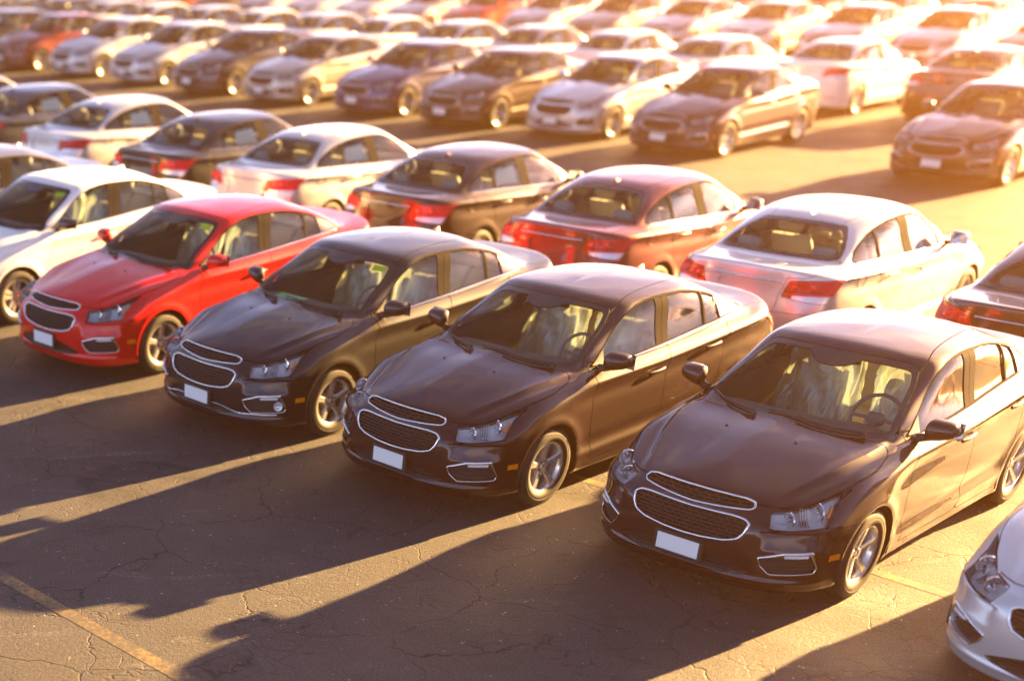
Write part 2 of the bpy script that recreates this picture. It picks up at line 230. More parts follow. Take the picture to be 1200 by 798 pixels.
 [(2.3,0.0,1.49),(2.331,0.0,1.4922),(2.3619,0.0,1.4941),(2.3929,0.0,1.4959),(2.4238,0.0,1.4974),(2.4548,0.0,1.4987),(2.4857,0.0,1.4998),(2.5167,0.0,1.5007),(2.5476,0.0,1.5013),(2.5786,0.0,1.5018),(2.6095,0.0,1.502),(2.6405,0.0,1.502),(2.6714,0.0,1.5018),(2.7024,0.0,1.5013),(2.7333,0.0,1.5007),(2.7643,0.0,1.4998),(2.7952,0.0,1.4987),(2.8262,0.0,1.4974),(2.8571,0.0,1.4959),(2.8881,0.0,1.4941),(2.919,0.0,1.4922),(2.95,0.0,1.49)],
]
def bspl(P,axis,t):
    P=np.moveaxis(P,axis,0); n=len(P)
    i=np.clip(np.floor(t).astype(int),0,n-2-2); f=(t-i)[:,None,None]
    w=[(1-f)**3/6,(3*f**3-6*f**2+4)/6,(-3*f**3+3*f**2+3*f+1)/6,f**3/6]
    r=sum(w[k]*P[i+k] for k in range(4))
    return np.moveaxis(r,0,axis)
def pad(P):
    # mirror columns at both ends (y -> -y), linear extrapolation / mirror for rings
    m=np.array([1,-1,1.])
    P=np.concatenate([P[:,1:2]*m,P,P[:,-2:-1]*m],1)
    a=2*P[0:1]-P[1:2]; b=P[-2:-1]*m        # ridge: mirror across the centre line
    return np.concatenate([a,P,b],0)
def interp_ctrl(P,it=3):
    C=P.copy(); nr,nc=P.shape[:2]
    for _ in range(it):
        Q=bspl(bspl(pad(C),0,np.arange(nr,dtype=float)),1,np.arange(nc,dtype=float))
        C=C+.9*(P-Q); C[:,0,1]=0;C[:,-1,1]=0
    return C
P0=np.array(RINGS,float); NR,NC=P0.shape[:2]
CT=interp_ctrl(P0)
def surf(U,V):
    return bspl(bspl(pad(CT),0,np.asarray(V,float)),1,np.asarray(U,float))   # [v,u,3]
WHEELS=(.925,3.605); WZ=.33
def detail(p,U=None,V=None):
    """character lines, wheel-arch flares; p[...,3] in (s,y,z)"""
    p=p.copy(); s,y,z=p[...,0],p[...,1],p[...,2]
    for c in WHEELS:
        r=np.hypot(s-c,z-WZ)
        k=np.exp(-((r-.385)/.045)**2)*(z<1.0)*(y>.6)
        p[...,1]+=.012*k
    # crease through the door handles, scallop under it
    side=np.clip((y-.80)/.05,0,1)*np.clip((s-1.15)/.25,0,1)*np.clip((4.2-s)/.25,0,1)
    zl=.80+.028*(s-1.2)
    d=z-zl
    zl2=np.interp(s,[1.2,1.5,2.0,2.5,3.0,3.35,3.62,3.9,4.15],[.895,.932,.944,.956,.982,1.0,1.012,1.02,1.018])
    p[...,1]-=side*.012*np.exp(-((z-zl2+.10)/.06)**2)
    # lower door crease
    d2=z-(.36+.05*(s-1.3)/2.)
    mid=np.clip((s-1.25)/.15,0,1)*np.clip((3.25-s)/.15,0,1)*np.clip((y-.8)/.05,0,1)
    p[...,1]+=mid*(.012*np.exp(-((d2+.03)/.04)**2)-.014*np.exp(-((d2-.06)/.06)**2))
    # hood ridges
    hood=np.clip((s-.2)/.2,0,1)*np.clip((1.35-s)/.1,0,1)*(z>.74)
    yr=np.interp(s,[.2,.35,.69,1.08,1.3],[.47,.504,.614,.686,.70])
    w=np.abs(y)-yr
    fw_=np.clip((.84-np.abs(y))/.05,0,1)
    p[...,2]+=hood*fw_*(.013*np.clip((w+.16)/.16,0,1)**2*(w<0)+.013*np.exp(-np.clip(w,0,9)/.02)*(w>=0)-.006*np.exp(-((w-.05)/.03)**2))
    p[...,2]+=hood*fw_*.065*(.22-np.minimum(np.sqrt(y*y+.006**2),.22))
    # ledge under the head lamps, chin lip
    w2=np.abs(y)+.8*s
    sh=np.clip((w2-.56)/.08,0,1)*np.clip((1.15-w2)/.06,0,1)*(s<1)
    top=.628+.012*np.clip((w2-.6)/.5,0,1)
    dep=np.clip((top-z)/.012,0,1)*np.clip((z-.495)/(top-.495),0,1)**.8
    p[...,0]+=sh*dep*.034*.75; p[...,1]-=sh*dep*.034*.65*np.sign(y)
    ch=np.exp(-((z-.262)/.020)**2)*np.clip((.55-s)/.15,0,1)
    p[...,0]-=.016*ch
    # swage above the head lamp / sharp fender top
    return p

# ------------------------------------------------------------------ dense master surface (left half), cut into panels
def knots(parts):
    r = [np.linspace(a, b, n, endpoint=False) for a, b, n in parts]; return np.concatenate(r + [[parts[-1][1]]])
UU = knots([(0, 8, 88), (8, 14, 36), (14, 21, 70)]); VV = knots([(0, 6, 54), (6, 12, 66), (12, 17, 50)])
GP = detail(surf(UU, VV)); nV, nU = GP.shape[:2]
def to_car(p): return np.stack([2.3 - p[..., 0], p[..., 1], p[..., 2]], -1)
def grid_normals(X):
    du = np.empty_like(X); dv = np.empty_like(X)
    du[:, 1:-1] = X[:, 2:] - X[:, :-2]; dv[1:-1] = X[2:] - X[:-2]; dv[0] = X[1]-X[0]; dv[-1] = X[-1]-X[-2]
    m = np.array([1, -1, 1.])
    du[:, 0] = X[:, 1] - X[:, 1]*m; du[:, -1] = X[:, -2]*m - X[:, -2]
    n = np.cross(du, dv); n[-1] = (0, 0, 1)
    return n/np.maximum(np.linalg.norm(n, axis=-1, keepdims=True), 1e-9)
GN = grid_normals(to_car(GP))
gu, gv = np.meshgrid(UU, VV)
ATT = np.concatenate([GP, GN, gu[..., None], gv[..., None]], -1).reshape(-1, 8)      # s y z  nx ny nz  u v
ii = np.arange(nV*nU).reshape(nV, nU)
TRI = np.concatenate([np.stack([ii[:-1, :-1], ii[:-1, 1:], ii[1:, 1:]], -1).reshape(-1, 3), np.stack([ii[:-1, :-1], ii[1:, 1:], ii[1:, :-1]], -1).reshape(-1, 3)])

def poly_sd(px, py, poly):
    """signed distance to a polygon (negative inside)"""
    a = np.array(poly, float); b = np.roll(a, -1, 0); d = np.full(px.shape, 1e9); ins = np.zeros(px.shape, bool)
    for (x0, y0), (x1, y1) in zip(a, b):
        ex, ey = x1-x0, y1-y0; wx, wy = px-x0, py-y0
        t = np.clip((wx*ex+wy*ey)/max(ex*ex+ey*ey, 1e-12), 0, 1)
        d = np.minimum(d, np.hypot(wx-t*ex, wy-t*ey))
        c = (y0 <= py) != (y1 <= py)
        if y0 != y1: ins ^= c & (px < x0+(py-y0)*ex/(y1-y0))
    return np.where(ins, -d, d)
def cut(T, fun):
    """split a triangle set along fun = 0 -> (inside, outside)"""
    global ATT
    if len(T) == 0: return T, T
    used = np.unique(T); f = np.zeros(len(ATT)); f[used] = fun(ATT[used]); f[np.abs(f) < 1e-7] = 1e-7
    sg = (f < 0)[T]; n = sg.sum(1)
    tin, tout = [T[n == 3]], [T[n == 0]]
    for lone_in in (True, False):
        q = T[n == (1 if lone_in else 2)]; s = sg[n == (1 if lone_in else 2)]
        if len(q) == 0: continue
        k = np.argmax(s if lone_in else ~s, 1); r = np.arange(len(q))
        a, b, c = q[r, k], q[r, (k+1) % 3], q[r, (k+2) % 3]
        def mid(p0, p1):
            global ATT
            lo, hi = np.minimum(p0, p1), np.maximum(p0, p1)
            key, inv = np.unique(np.stack([lo, hi], 1), axis=0, return_inverse=True); inv = inv.reshape(-1)
            nk = [EDGE.get((x, y)) for x, y in key.tolist()]
            new = [i for i, v in enumerate(nk) if v is None]
            if new:
                kk = key[new]; t = (f[kk[:, 0]]/(f[kk[:, 0]]-f[kk[:, 1]]))[:, None]
                A = ATT[kk[:, 0]]*(1-t)+ATT[kk[:, 1]]*t; A[:, 3:6] /= np.maximum(np.linalg.norm(A[:, 3:6], axis=1, keepdims=True), 1e-9)
                base = len(ATT); ATT = np.concatenate([ATT, A])
                for j, i in enumerate(new): nk[i] = base+j; EDGE[tuple(key[i].tolist())] = base+j
            return np.array(nk)[inv]
        EDGE_ = EDGE
        ab, ac = mid(a, b), mid(a, c)
        one = np.stack([a, ab, ac], 1); two = np.concatenate([np.stack([ab, b, c], 1), np.stack([ab, c, ac], 1)])
        (tin if lone_in else tout).append(one); (tout if lone_in else tin).append(two)
    EDGE.clear()
    return np.concatenate(tin), np.concatenate(tout)
EDGE = {}
GAP = .0028
def take(fun, gap=GAP):
    """take a region out of REST leaving a shut line of width 2*gap"""
    global REST
    inside, REST = cut(REST, fun)
    if gap:
        inside, _ = cut(inside, lambda A: fun(A)+gap); _, REST = cut(REST, lambda A: fun(A)-gap)
    return inside
S, Y, Z, UI, VI = 0, 1, 2, 6, 7
def side(poly, ymin=.45): return lambda A: np.maximum(poly_sd(A[:, S], A[:, Z], poly), ymin-A[:, Y])
def front(poly, smax=.6): return lambda A: np.maximum(poly_sd(A[:, Y], A[:, Z], poly), A[:, S]-smax)
def diag(poly, smax=1.0): return lambda A: np.maximum(poly_sd(A[:, Y]+.8*A[:, S], A[:, Z], poly), A[:, S]-smax)
def rear(poly, smin=3.9): return lambda A: np.maximum(poly_sd(A[:, Y], A[:, Z], poly), smin-A[:, S])
def rdiag(poly, smin=3.6): return lambda A: np.maximum(poly_sd(A[:, Y]+.8*(4.6-A[:, S]), A[:, Z], poly), smin-A[:, S])
def mir(p): p = list(p); return p+[(-a, b) for a, b in reversed(p) if abs(a) > 1e-6]

WA = .368                                                     # wheel-arch radius
def arch(r): return lambda A: np.maximum(np.minimum(np.hypot(A[:, S]-WHEELS[0], A[:, Z]-WZ), np.hypot(A[:, S]-WHEELS[1], A[:, Z]-WZ))-r, np.maximum(.5-A[:, Y], A[:, Z]-1.0))
HL = [(.05+.60, .632), (.505+.158, .736), (.637+.258, .759), (.722+.385, .812), (.762+.48, .846), (.798+.545, .862), (.79+.43, .80), (.79+.392, .748), (.815+.308, .672), (.69+.192, .652)]
HL = [(.640, .632), (.663, .736), (.895, .759), (1.107, .812), (1.242, .846), (1.343, .862), (1.22, .80), (1.185, .748), (1.123, .672), (.882, .652)]
UG = mir([(0, .802), (.2, .800), (.33, .793), (.39, .78), (.407, .757), (.394, .735), (.25, .724), (.1, .713), (0, .708)])
LG = mir([(0, .677), (.137, .681), (.31, .685), (.39, .676), (.427, .652), (.415, .59), (.38, .54), (.30, .512), (.14, .494), (0, .490)])
FOG = [(.59, .437), (.785, .487), (1.022, .493), (1.10, .375), (1.08, .337), (.70, .325), (.62, .38)]
LI = mir([(0, .405), (.20, .405), (.33, .372), (.50, .318), (.46, .290), (.25, .268), (0, .262)])
HOOD = mir([(.135, 0), (.15, .2), (.165, .33), (.178, .41), (.215, .49), (.335, .64), (.49, .716), (.69, .782), (.87, .812), (.98, .815), (1.13, .79), (1.21, .775), (1.275, .738), (1.30, .70), (1.255, .60), (1.215, .45), (1.185, .2), (1.18, 0)][::1])
HOOD = [(a, b) for a, b in [(.135, 0), (.15, .2), (.165, .33), (.178, .41), (.215, .49), (.335, .64), (.49, .716), (.69, .782), (.87, .812), (.98, .815), (1.13, .79), (1.21, .775), (1.275, .738), (1.30, .70), (1.255, .60), (1.215, .45), (1.185, .2), (1.18, 0)]]
HOOD = HOOD+[(a, -b) for a, b in reversed(HOOD) if b > 0]
hood_fun = lambda A: np.maximum(poly_sd(A[:, S], A[:, Y], HOOD), 8.0-A[:, VI])
def s_cowl(y): return 1.165+.24*np.clip(np.abs(y)/.735, 0, 1.2)**3.2
WSP = mir([(0, 1.431), (.2, 1.43), (.36, 1.424), (.49, 1.411), (.535, 1.397), (.56, 1.375), (.60, 1.31), (.665, 1.16), (.725, 1.02), (.73, .98), (0, .9)])
ws_fun = lambda A: np.maximum(np.maximum(poly_sd(A[:, Y], A[:, Z], WSP), s_cowl(A[:, Y])-A[:, S]), A[:, S]-2.2)
BLP = mir([(0, 1.152), (.35, 1.152), (.54, 1.150), (.615, 1.157), (.622, 1.175), (.594, 1.24), (.53, 1.32), (.455, 1.383), (.42, 1.40), (.2, 1.416), (0, 1.418)])
bl_fun = rear(BLP, 3.1)
DLO = [(1.50, 1.026), (1.75, 1.020), (2.0, 1.030), (2.56, 1.060), (3.17, 1.094), (3.70, 1.120), (3.775, 1.128), (3.735, 1.165), (3.655, 1.222), (3.54, 1.275), (3.37, 1.336), (3.2, 1.380), (3.05, 1.410), (2.9, 1.428), (2.65, 1.438), (2.49, 1.438), (2.37, 1.431), (2.23, 1.412), (2.09, 1.368), (1.98, 1.315), (1.86, 1.243), (1.745, 1.168), (1.60, 1.072)]
def between(x0, x1):                                          # bands leaning back with height, for the pillars inside the side glazing
    def f(A):
        x = lambda q: q[0]+(A[:, Z]-1.05)*q[1]
        return np.maximum(x(x0)-A[:, S], A[:, S]-x(x1))
    return f
FD = [(1.505, 1.06), (1.49, .95), (1.445, .80), (1.44, .60), (1.47, .45), (1.50, .37), (1.51, .262), (2.47, .262), (2.472, .45), (2.474, .80), (2.50, .93), (2.55, 1.02), (2.56, 1.075)]
th = np.linspace(R(188), R(134), 9)
RD = [(2.56, 1.075), (2.55, 1.02), (2.50, .93), (2.474, .80), (2.472, .45), (2.47, .262), (3.16, .262)]+[(3.605+.415*math.cos(t), .33-.415*math.sin(-t)) for t in th]+[(3.325, .70), (3.345, .80), (3.37, .92), (3.45, 1.03), (3.52, 1.10), (3.55, 1.14)]
RD = [q for q in RD if True]
TL = [(.530, 1.022), (.80, 1.037), (1.215, 1.032), (1.11, .94), (.985, .815), (.75, .825), (.45, .862)]
TRUNK = mir([(0, .70), (.36, .70), (.375, .78), (.372, .88), (.41, .985), (.425, 1.045), (.60, 1.060), (.645, 1.085), (.66, 1.125), (.64, 1.148), (0, 1.150)])
def trunk_fun(A): return np.maximum(poly_sd(A[:, Y], A[:, Z], TRUNK), 3.80-A[:, S])
FB = [(-.1, .05), (.78, .05), (.78, .628), (.70, .632), (.40, .664), (.335, .672), (.28, .95), (-.1, .95)]
RB = [(4.8, .05), (3.80, .05), (3.80, .60), (3.95, .665), (4.28, .715), (4.8, .70)]
def roof_y(s): return np.interp(s, [1.9, 2.05, 2.15, 2.3, 2.5, 2.7, 3.08, 3.3], [.555, .565, .548, .512, .484, .464, .432, .385])
roof_fun = lambda A: np.maximum(np.maximum(A[:, Y]-roof_y(A[:, S]), 1.36-A[:, Z]), np.maximum(1.9-A[:, S], A[:, S]-3.36))

REST = TRI
_ = take(arch(WA), 0)
P_ = {}
wsi = take(ws_fun, .001)
def ws_inner(A): y = A[:, Y]; return np.maximum(ws_fun(A)+.028, s_cowl(y)+.075-A[:, S])
P_['windshield'], P_['windshield_border'] = cut(wsi, ws_inner)
bli = take(bl_fun, .001); P_['rear_window'], P_['rear_window_border'] = cut(bli, lambda A: bl_fun(A)+.026)
dl = take(side(DLO), .0); dlo_fun = side(DLO)
dl, P_['window_trim'] = cut(dl, lambda A: dlo_fun(A)+.012)
P_['mirror_sail'], dl = cut(dl, lambda A: A[:, S]-(1.70+(A[:, Z]-1.05)*.30))
P_['front_glass'], dl = cut(dl, lambda A: A[:, S]-(2.425+(A[:, Z]-1.05)*.22))
pil, dl = cut(dl, lambda A: A[:, S]-(2.60+(A[:, Z]-1.05)*.28))
P_['b_pillar'], pil2 = cut(pil, lambda A: A[:, S]-(2.508+(A[:, Z]-1.05)*.25)+.003)
_, pil2 = cut(pil2, lambda A: A[:, S]-(2.508+(A[:, Z]-1.05)*.25)-.003); P_['b_pillar'] = np.concatenate([P_['b_pillar'], pil2])
P_['rear_glass'], dl = cut(dl, lambda A: A[:, S]-(3.185+(A[:, Z]-1.1)*.10))
P_['divider'], dl = cut(dl, lambda A: A[:, S]-(3.212+(A[:, Z]-1.1)*.10))
P_['quarter_glass'], P_['quarter_trim'] = cut(dl, lambda A: A[:, S]-(3.45-(A[:, Z]-1.1)*.05))
P_['upper_grille'] = take(front(UG, .3), .0); P_['lower_grille'] = take(front(LG, .3), .0)
P_['headlight'] = take(diag(HL)); P_['fog'] = take(diag(FOG), 0); P_['lower_intake'] = take(front(LI, .3), 0)
P_['hood'] = take(hood_fun, .0034)
P_['front_bumper'] = take(side(FB, -1))
P_['taillight'] = take(rdiag(TL)); P_['trunk_lid'] = take(trunk_fun); P_['rear_bumper'] = take(side(RB, -1))
P_['front_door'] = take(side(FD, .6), .0036); P_['rear_door'] = take(side(RD, .6), .0036)
P_['roof'] = take(roof_fun, .004)
fender_fun = lambda A: np.maximum(A[:, S]-1.56, np.maximum(.20-A[:, Z], A[:, VI]-12.0))
fend = take(lambda A: np.maximum(A[:, S]-1.475, np.maximum(.262-A[:, Z], np.maximum(A[:, VI]-12.3, .30-A[:, S]))), .0)
P_['fender'] = fend
P_['body'] = REST

def boundary(T):
    e = np.concatenate([T[:, [0, 1]], T[:, [1, 2]], T[:, [2, 0]]]); k = np.sort(e, 1)
    _, inv, cnt = np.unique(k, axis=0, return_inverse=True, return_counts=True)
    e = e[cnt[inv.reshape(-1)] == 1]
    return e[~((np.abs(ATT[e[:, 0], 1]) < 1e-6) & (np.abs(ATT[e[:, 1], 1]) < 1e-6))]
def loops(T):
    """boundary chains of a region, ordered"""
    e = boundary(T); nx = {int(a): int(b) for a, b in e}; st = set(nx)-set(nx.values()); out = []
    while nx:
        a = st.pop() if st else next(iter(nx)); ch = [a]
        while a in nx: a = nx.pop(a); ch.append(a)
        out.append(ch)
    return sorted(out, key=len, reverse=True)
def panel(T, off=0., flange=.012, sides='both', lip=0.):
    """patch -> (verts, tris, normals): surface shifted by off along its normal with a return flange"""
    used, inv = np.unique(T, return_inverse=True); t = inv.reshape(-1, 3); A = ATT[used]
    n = A[:, 3:6]; v = to_car(A[:, :3])+n*off
    vs, ts, ns = [v], [t], [n]
    if flange:
        e = boundary(T); m = {int(k): i for i, k in enumerate(used)}
        vi = sorted({int(x) for x in e.ravel()}); loc = {k: i for i, k in enumerate(vi)}
        a = np.array([m[k] for k in vi]); base = len(v); p0 = v[a]; p1 = p0-n[a]*flange
        ea = np.array([loc[int(x)] for x in e[:, 0]]); eb = np.array([loc[int(x)] for x in e[:, 1]])
        dirn = p0[eb]-p0[ea]; fn = np.zeros_like(p0); q = np.cross(dirn, n[a][ea]); q /= np.maximum(np.linalg.norm(q, axis=1, keepdims=True), 1e-9)
        np.add.at(fn, ea, q); np.add.at(fn, eb, q); fn /= np.maximum(np.linalg.norm(fn, axis=1, keepdims=True), 1e-9)
        k = len(vi)
        vs += [p0, p1]; ns += [fn, fn]
        ts.append(np.concatenate([np.stack([base+eb, base+ea, base+k+ea], 1), np.stack([base+eb, base+k+ea, base+k+eb], 1)]))
    V, Tt, Nn = np.concatenate(vs), np.concatenate(ts), np.concatenate(ns)
    m3 = np.array([1, -1, 1.])
    if sides == 'left': return V, Tt, Nn
    if sides == 'right': return V*m3, Tt[:, ::-1], Nn*m3
    w = np.arange(len(V))+len(V); c = np.abs(V[:, 1]) < 1e-6; w[c] = np.arange(len(V))[c]
    Nn = Nn.copy(); Nn[c, 1] = 0
    return np.concatenate([V, V*m3]), np.concatenate([Tt, w[Tt][:, ::-1]]), np.concatenate([Nn, Nn*m3])

def new_mesh(name, V, F, mats, normals=None, smooth=True, mi=None):
    me = bpy.data.meshes.new(name)
    me.from_pydata(np.asarray(V, float).tolist(), [], [list(map(int, f)) for f in F])
    for m in mats: me.materials.append(m)
    if mi is not None: me.polygons.foreach_set('material_index', np.asarray(mi, np.int32))
    me.polygons.foreach_set('use_smooth', [bool(smooth)]*len(me.polygons))
    me.update()
    if normals is not None:
        loose = len(me.vertices) != len(normals)
        me.normals_split_custom_set_from_vertices(np.asarray(normals, float).tolist())
    return me
def compact(V, F, Nn=None):
    F = np.asarray(F); u, inv = np.unique(F, return_inverse=True)
    return V[u], inv.reshape(F.shape), (Nn[u] if Nn is not None else None)
def panel_mesh(name, key, m, sides='both', off=0., flange=.012, T=None):
    V, F, Nn = panel(P_[key] if T is None else T, off, flange, sides); V, F, Nn = compact(V, F, Nn)
    return new_mesh(name, V, F, [m], Nn)

class MB:
    """collects simple shapes for one mesh"""
    def __init__(s): s.v, s.f, s.m = [], [], []; s.cur = 0
    def add(s, V, F):
        b = len(s.v); s.v += [tuple(map(float, p)) for p in V]; s.f += [tuple(int(i)+b for i in f) for f in F]; s.m += [s.cur]*len(F); return s
    def box(s, c, d, rot=None, bevel=0.):
        x, y, z = np.array(d)/2; q = min(bevel, x*.9, y*.9, z*.9)
        if q <= 0: P = [(a*x, b*y, e*z) for a in (-1, 1) for b in (-1, 1) for e in (-1, 1)]; F = [(0, 1, 3, 2), (4, 6, 7, 5), (0, 4, 5, 1), (2, 3, 7, 6), (0, 2, 6, 4), (1, 5, 7, 3)]
        else:
            P, F = [], []
            lv = [(-z, q), (-z+q, 0), (z-q, 0), (z, q)]
            for zz, ins in lv:
                a, b = x-ins, y-ins; k = q*.6
                P += [(a, -b+k, zz), (a, b-k, zz), (a-k, b, zz), (-a+k, b, zz), (-a, b-k, zz), (-a, -b+k, zz), (-a+k, -b, zz), (a-k, -b, zz)]
            for r in range(3):
                for i in range(8): j = (i+1) % 8; F.append((r*8+i, r*8+j, r*8+8+j, r*8+8+i))
            F += [tuple(range(7, -1, -1)), tuple(range(24, 32))]
        P = np.array(P); 
        if rot is not None: P = P@np.array(rot).T
        return s.add(P+np.array(c), F)
    def lathe(s, prof, n=48, axis='y', c=(0, 0, 0), close=False):
        k = len(prof); V = []; F = []
        for i in range(n):
            a = 2*math.pi*i/n; ca, sa = math.cos(a), math.sin(a)
            for r, h in prof:
                V.append({'y': (r*ca, h, r*sa), 'x': (h, r*ca, r*sa), 'z': (r*ca, r*sa, h)}[axis])
        for i in range(n):
            j = (i+1) % n
            for q in range(k-1): F.append((i*k+q, i*k+q+1, j*k+q+1, j*k+q))
        return s.add(np.array(V)+np.array(c), F)
    def tube(s, path, r, n=8, closed=False, up=None, flat=1.):
        P = np.array(path, float); k = len(P)
        t = (np.roll(P, -1, 0)-np.roll(P, 1, 0)) if closed else np.gradient(P, axis=0)
        t /= np.maximum(np.linalg.norm(t, axis=1, keepdims=True), 1e-9)
        U = np.array(up, float) if up is not None else np.tile([0, 0, 1.], (k, 1))
        if U.ndim == 1: U = np.tile(U, (k, 1))
        b = np.cross(t, U); b /= np.maximum(np.linalg.norm(b, axis=1, keepdims=True), 1e-9); u = np.cross(b, t)
        rr = np.broadcast_to(np.asarray(r, float), (k,))
        V = []; F = []
        for i in range(k):
            for j in range(n):
                a = 2*math.pi*j/n; V.append(P[i]+rr[i]*(b[i]*math.cos(a)+u[i]*math.sin(a)*flat))
        for i in range(k if closed else k-1):
            i2 = (i+1) % k
            for j in range(n): j2 = (j+1) % n; F.append((i*n+j, i*n+j2, i2*n+j2, i2*n+j))
        if not closed: F += [tuple(range(n-1, -1, -1)), tuple((k-1)*n+j for j in range(n))]
        return s.add(V, F)
    def mesh(s, name, *mats, smooth=True, mirror=False):
        V = np.array(s.v)
        if mirror: V = V*[1, -1, 1]; F = [f[::-1] for f in s.f]
        else: F = s.f
        me = new_mesh(name, V, F, mats, smooth=smooth, mi=s.m)
        return me
def smooth_mesh(me, ang=40):
    """auto-smooth by marking sharp edges"""
    import bmesh
    b = bmesh.new(); b.from_mesh(me); bmesh.ops.recalc_face_normals(b, faces=b.faces)
    for e in b.edges:
        if len(e.link_faces) == 2 and e.calc_face_angle(0) > R(ang): e.smooth = False
    b.to_mesh(me); b.free(); return me

# ray casting on the master surface, in (s, y, z)
_full = np.concatenate([ATT[:nV*nU, :3], ATT[:nV*nU, :3]*[1, -1, 1]]); _n0 = nV*nU
BVH = BVHTree.FromPolygons(_full[:].tolist(), np.concatenate([TRI, TRI+_n0]).tolist())
def shoot(o, d):
    h = BVH.ray_cast(Vector(o), Vector(d).normalized())
    return np.array(h[0]) if h[0] is not None else None
def on_front(y, z, dep=0.):
    p = shoot((-1, y, z), (1, 0, 0)); return None if p is None else to_car(p+np.array([dep, 0, 0]))
def on_side(s, z, out=0., sg=1):
    p = shoot((s, 2*sg, z), (0, -sg, 0)); return to_car(p+np.array([0, out*sg, 0]))
def on_top(s, y, up=0.):
    p = shoot((s, y, 3), (0, 0, -1)); return to_car(p+np.array([0, 0, up]))
def on_diag(w, z, dep=0., sg=1):
    d = np.array([1, -.8, 0])/math.hypot(1, .8); p = shoot((-.6, (w+.48), z), d); p = p+d*dep; p[1] *= sg; return to_car(p)
def on_rear(y, z, dep=0.):
    p = shoot((6, y, z), (-1, 0, 0)); return to_car(p-np.array([dep, 0, 0]))
def resample(P, step, closed):
    P = np.array(P); Q = np.concatenate([P, P[:1]]) if closed else P
    L_ = np.concatenate([[0], np.cumsum(np.linalg.norm(np.diff(Q, axis=0), axis=1))]); n = max(4, int(L_[-1]/step))
    t = np.linspace(0, L_[-1], n, endpoint=not closed); return np.stack([np.interp(t, L_, Q[:, k]) for k in range(Q.shape[1])], 1)
def rim_path(T, off, step=.012, mirror_close=False, smooth=2):
    """ordered boundary of a region as points + normals in car space"""
    ch = loops(T)[0]; closed = ch[0] == ch[-1]
    if closed: ch = ch[:-1]
    A = ATT[ch]; P = np.concatenate([to_car(A[:, :3])+A[:, 3:6]*off, A[:, 3:6]], 1)
    if not closed and mirror_close:
        Q = P[::-1].copy(); Q[:, 1] *= -1; Q[:, 4] *= -1; P = np.concatenate([P, Q[1:-1]]); closed = True
    P = resample(P, step, closed)
    for _ in range(smooth):
        if closed: P = (np.roll(P, 1, 0)+2*P+np.roll(P, -1, 0))/4
        else: P[1:-1] = (P[:-2]+2*P[1:-1]+P[2:])/4
    return P[:, :3], P[:, 3:6], closed

# ------------------------------------------------------------------ the parts of one car (meshes shared by every car)
SPEC = []                                                     # dicts: key, name, mesh, parent, paint, loc, rz, tag
def spec(key, name, mesh, parent=None, paint=False, loc=(0, 0, 0), rz=0., tag='all', mats=None):
    SPEC.append(dict(key=key, name=name, mesh=mesh, parent=parent, paint=paint, loc=loc, rz=rz, tag=tag))
PM = PAINT['black']
def both(key, name, part_key, m, parent=None, paint=False, off=0., flange=.012, tag='all'):
    for sd in ('left', 'right'):
        par = parent+'_'+sd if parent else None
        spec(key+'_'+sd, name, panel_mesh(name, part_key, m, sd, off, flange), par, paint, tag=tag)

# body panels
spec('body', 'body', panel_mesh('body', 'body', PM, flange=.03), paint=True)
spec('hood', 'hood', panel_mesh('hood', 'hood', PM, flange=.016), paint=True)
spec('roof', 'roof', panel_mesh('roof', 'roof', PM, flange=.012, off=.001), paint=True)
spec('trunk', 'trunk_lid', None, paint=True)
spec('fbump', 'front_bumper', panel_mesh('front_bumper', 'front_bumper', PM, flange=.03), paint=True)
spec('rbump', 'rear_bumper', panel_mesh('rear_bumper', 'rear_bumper', PM, flange=.025), paint=True)
both('fender', 'fender', 'fender', PM, paint=True, flange=.03)
both('fdoor', 'front_door', 'front_door', PM, paint=True, flange=.016)
both('rdoor', 'rear_door', 'rear_door', PM, paint=True, flange=.016)
# number-plate recess in the trunk lid
T0 = P_['trunk_lid']; rec, T0 = cut(T0, rear(mir([(0, .965), (.24, .965), (.275, .93), (.25, .765), (0, .765)]), 4.3))
SPEC[3]['mesh'] = None
V1, F1, N1 = panel(T0, 0, .022); V2, F2, N2 = panel(rec, -.02, 0)
V, F, Nn = compact(np.concatenate([V1, V2]), np.concatenate([F1, F2+len(V1)]), np.concatenate([N1, N2]))
SPEC[3]['mesh'] = new_mesh('trunk_lid', V, F, [PM], Nn)
# dark liner behind the shut lines
ATT0 = ATT.copy()
liner = TRI
_, liner = cut(liner, arch(WA+.02)); liner, _ = cut(liner, lambda A: A[:, VI]-12.0)
for fn in (front(UG, .4), front(LG, .4), diag(HL), diag(FOG), front(LI, .4), rdiag(TL), bl_fun, rear(mir([(0, 1.0), (.3, 1.0), (.3, .72), (0, .72)]), 4.2)): _, liner = cut(liner, lambda A: fn(A)-.012)
V, F, Nn = panel(liner, -.022, 0); V, F, Nn = compact(V, F, Nn)
spec('liner', 'inner_shell', new_mesh('inner_shell', V, F, [M['trim_dark']], Nn))
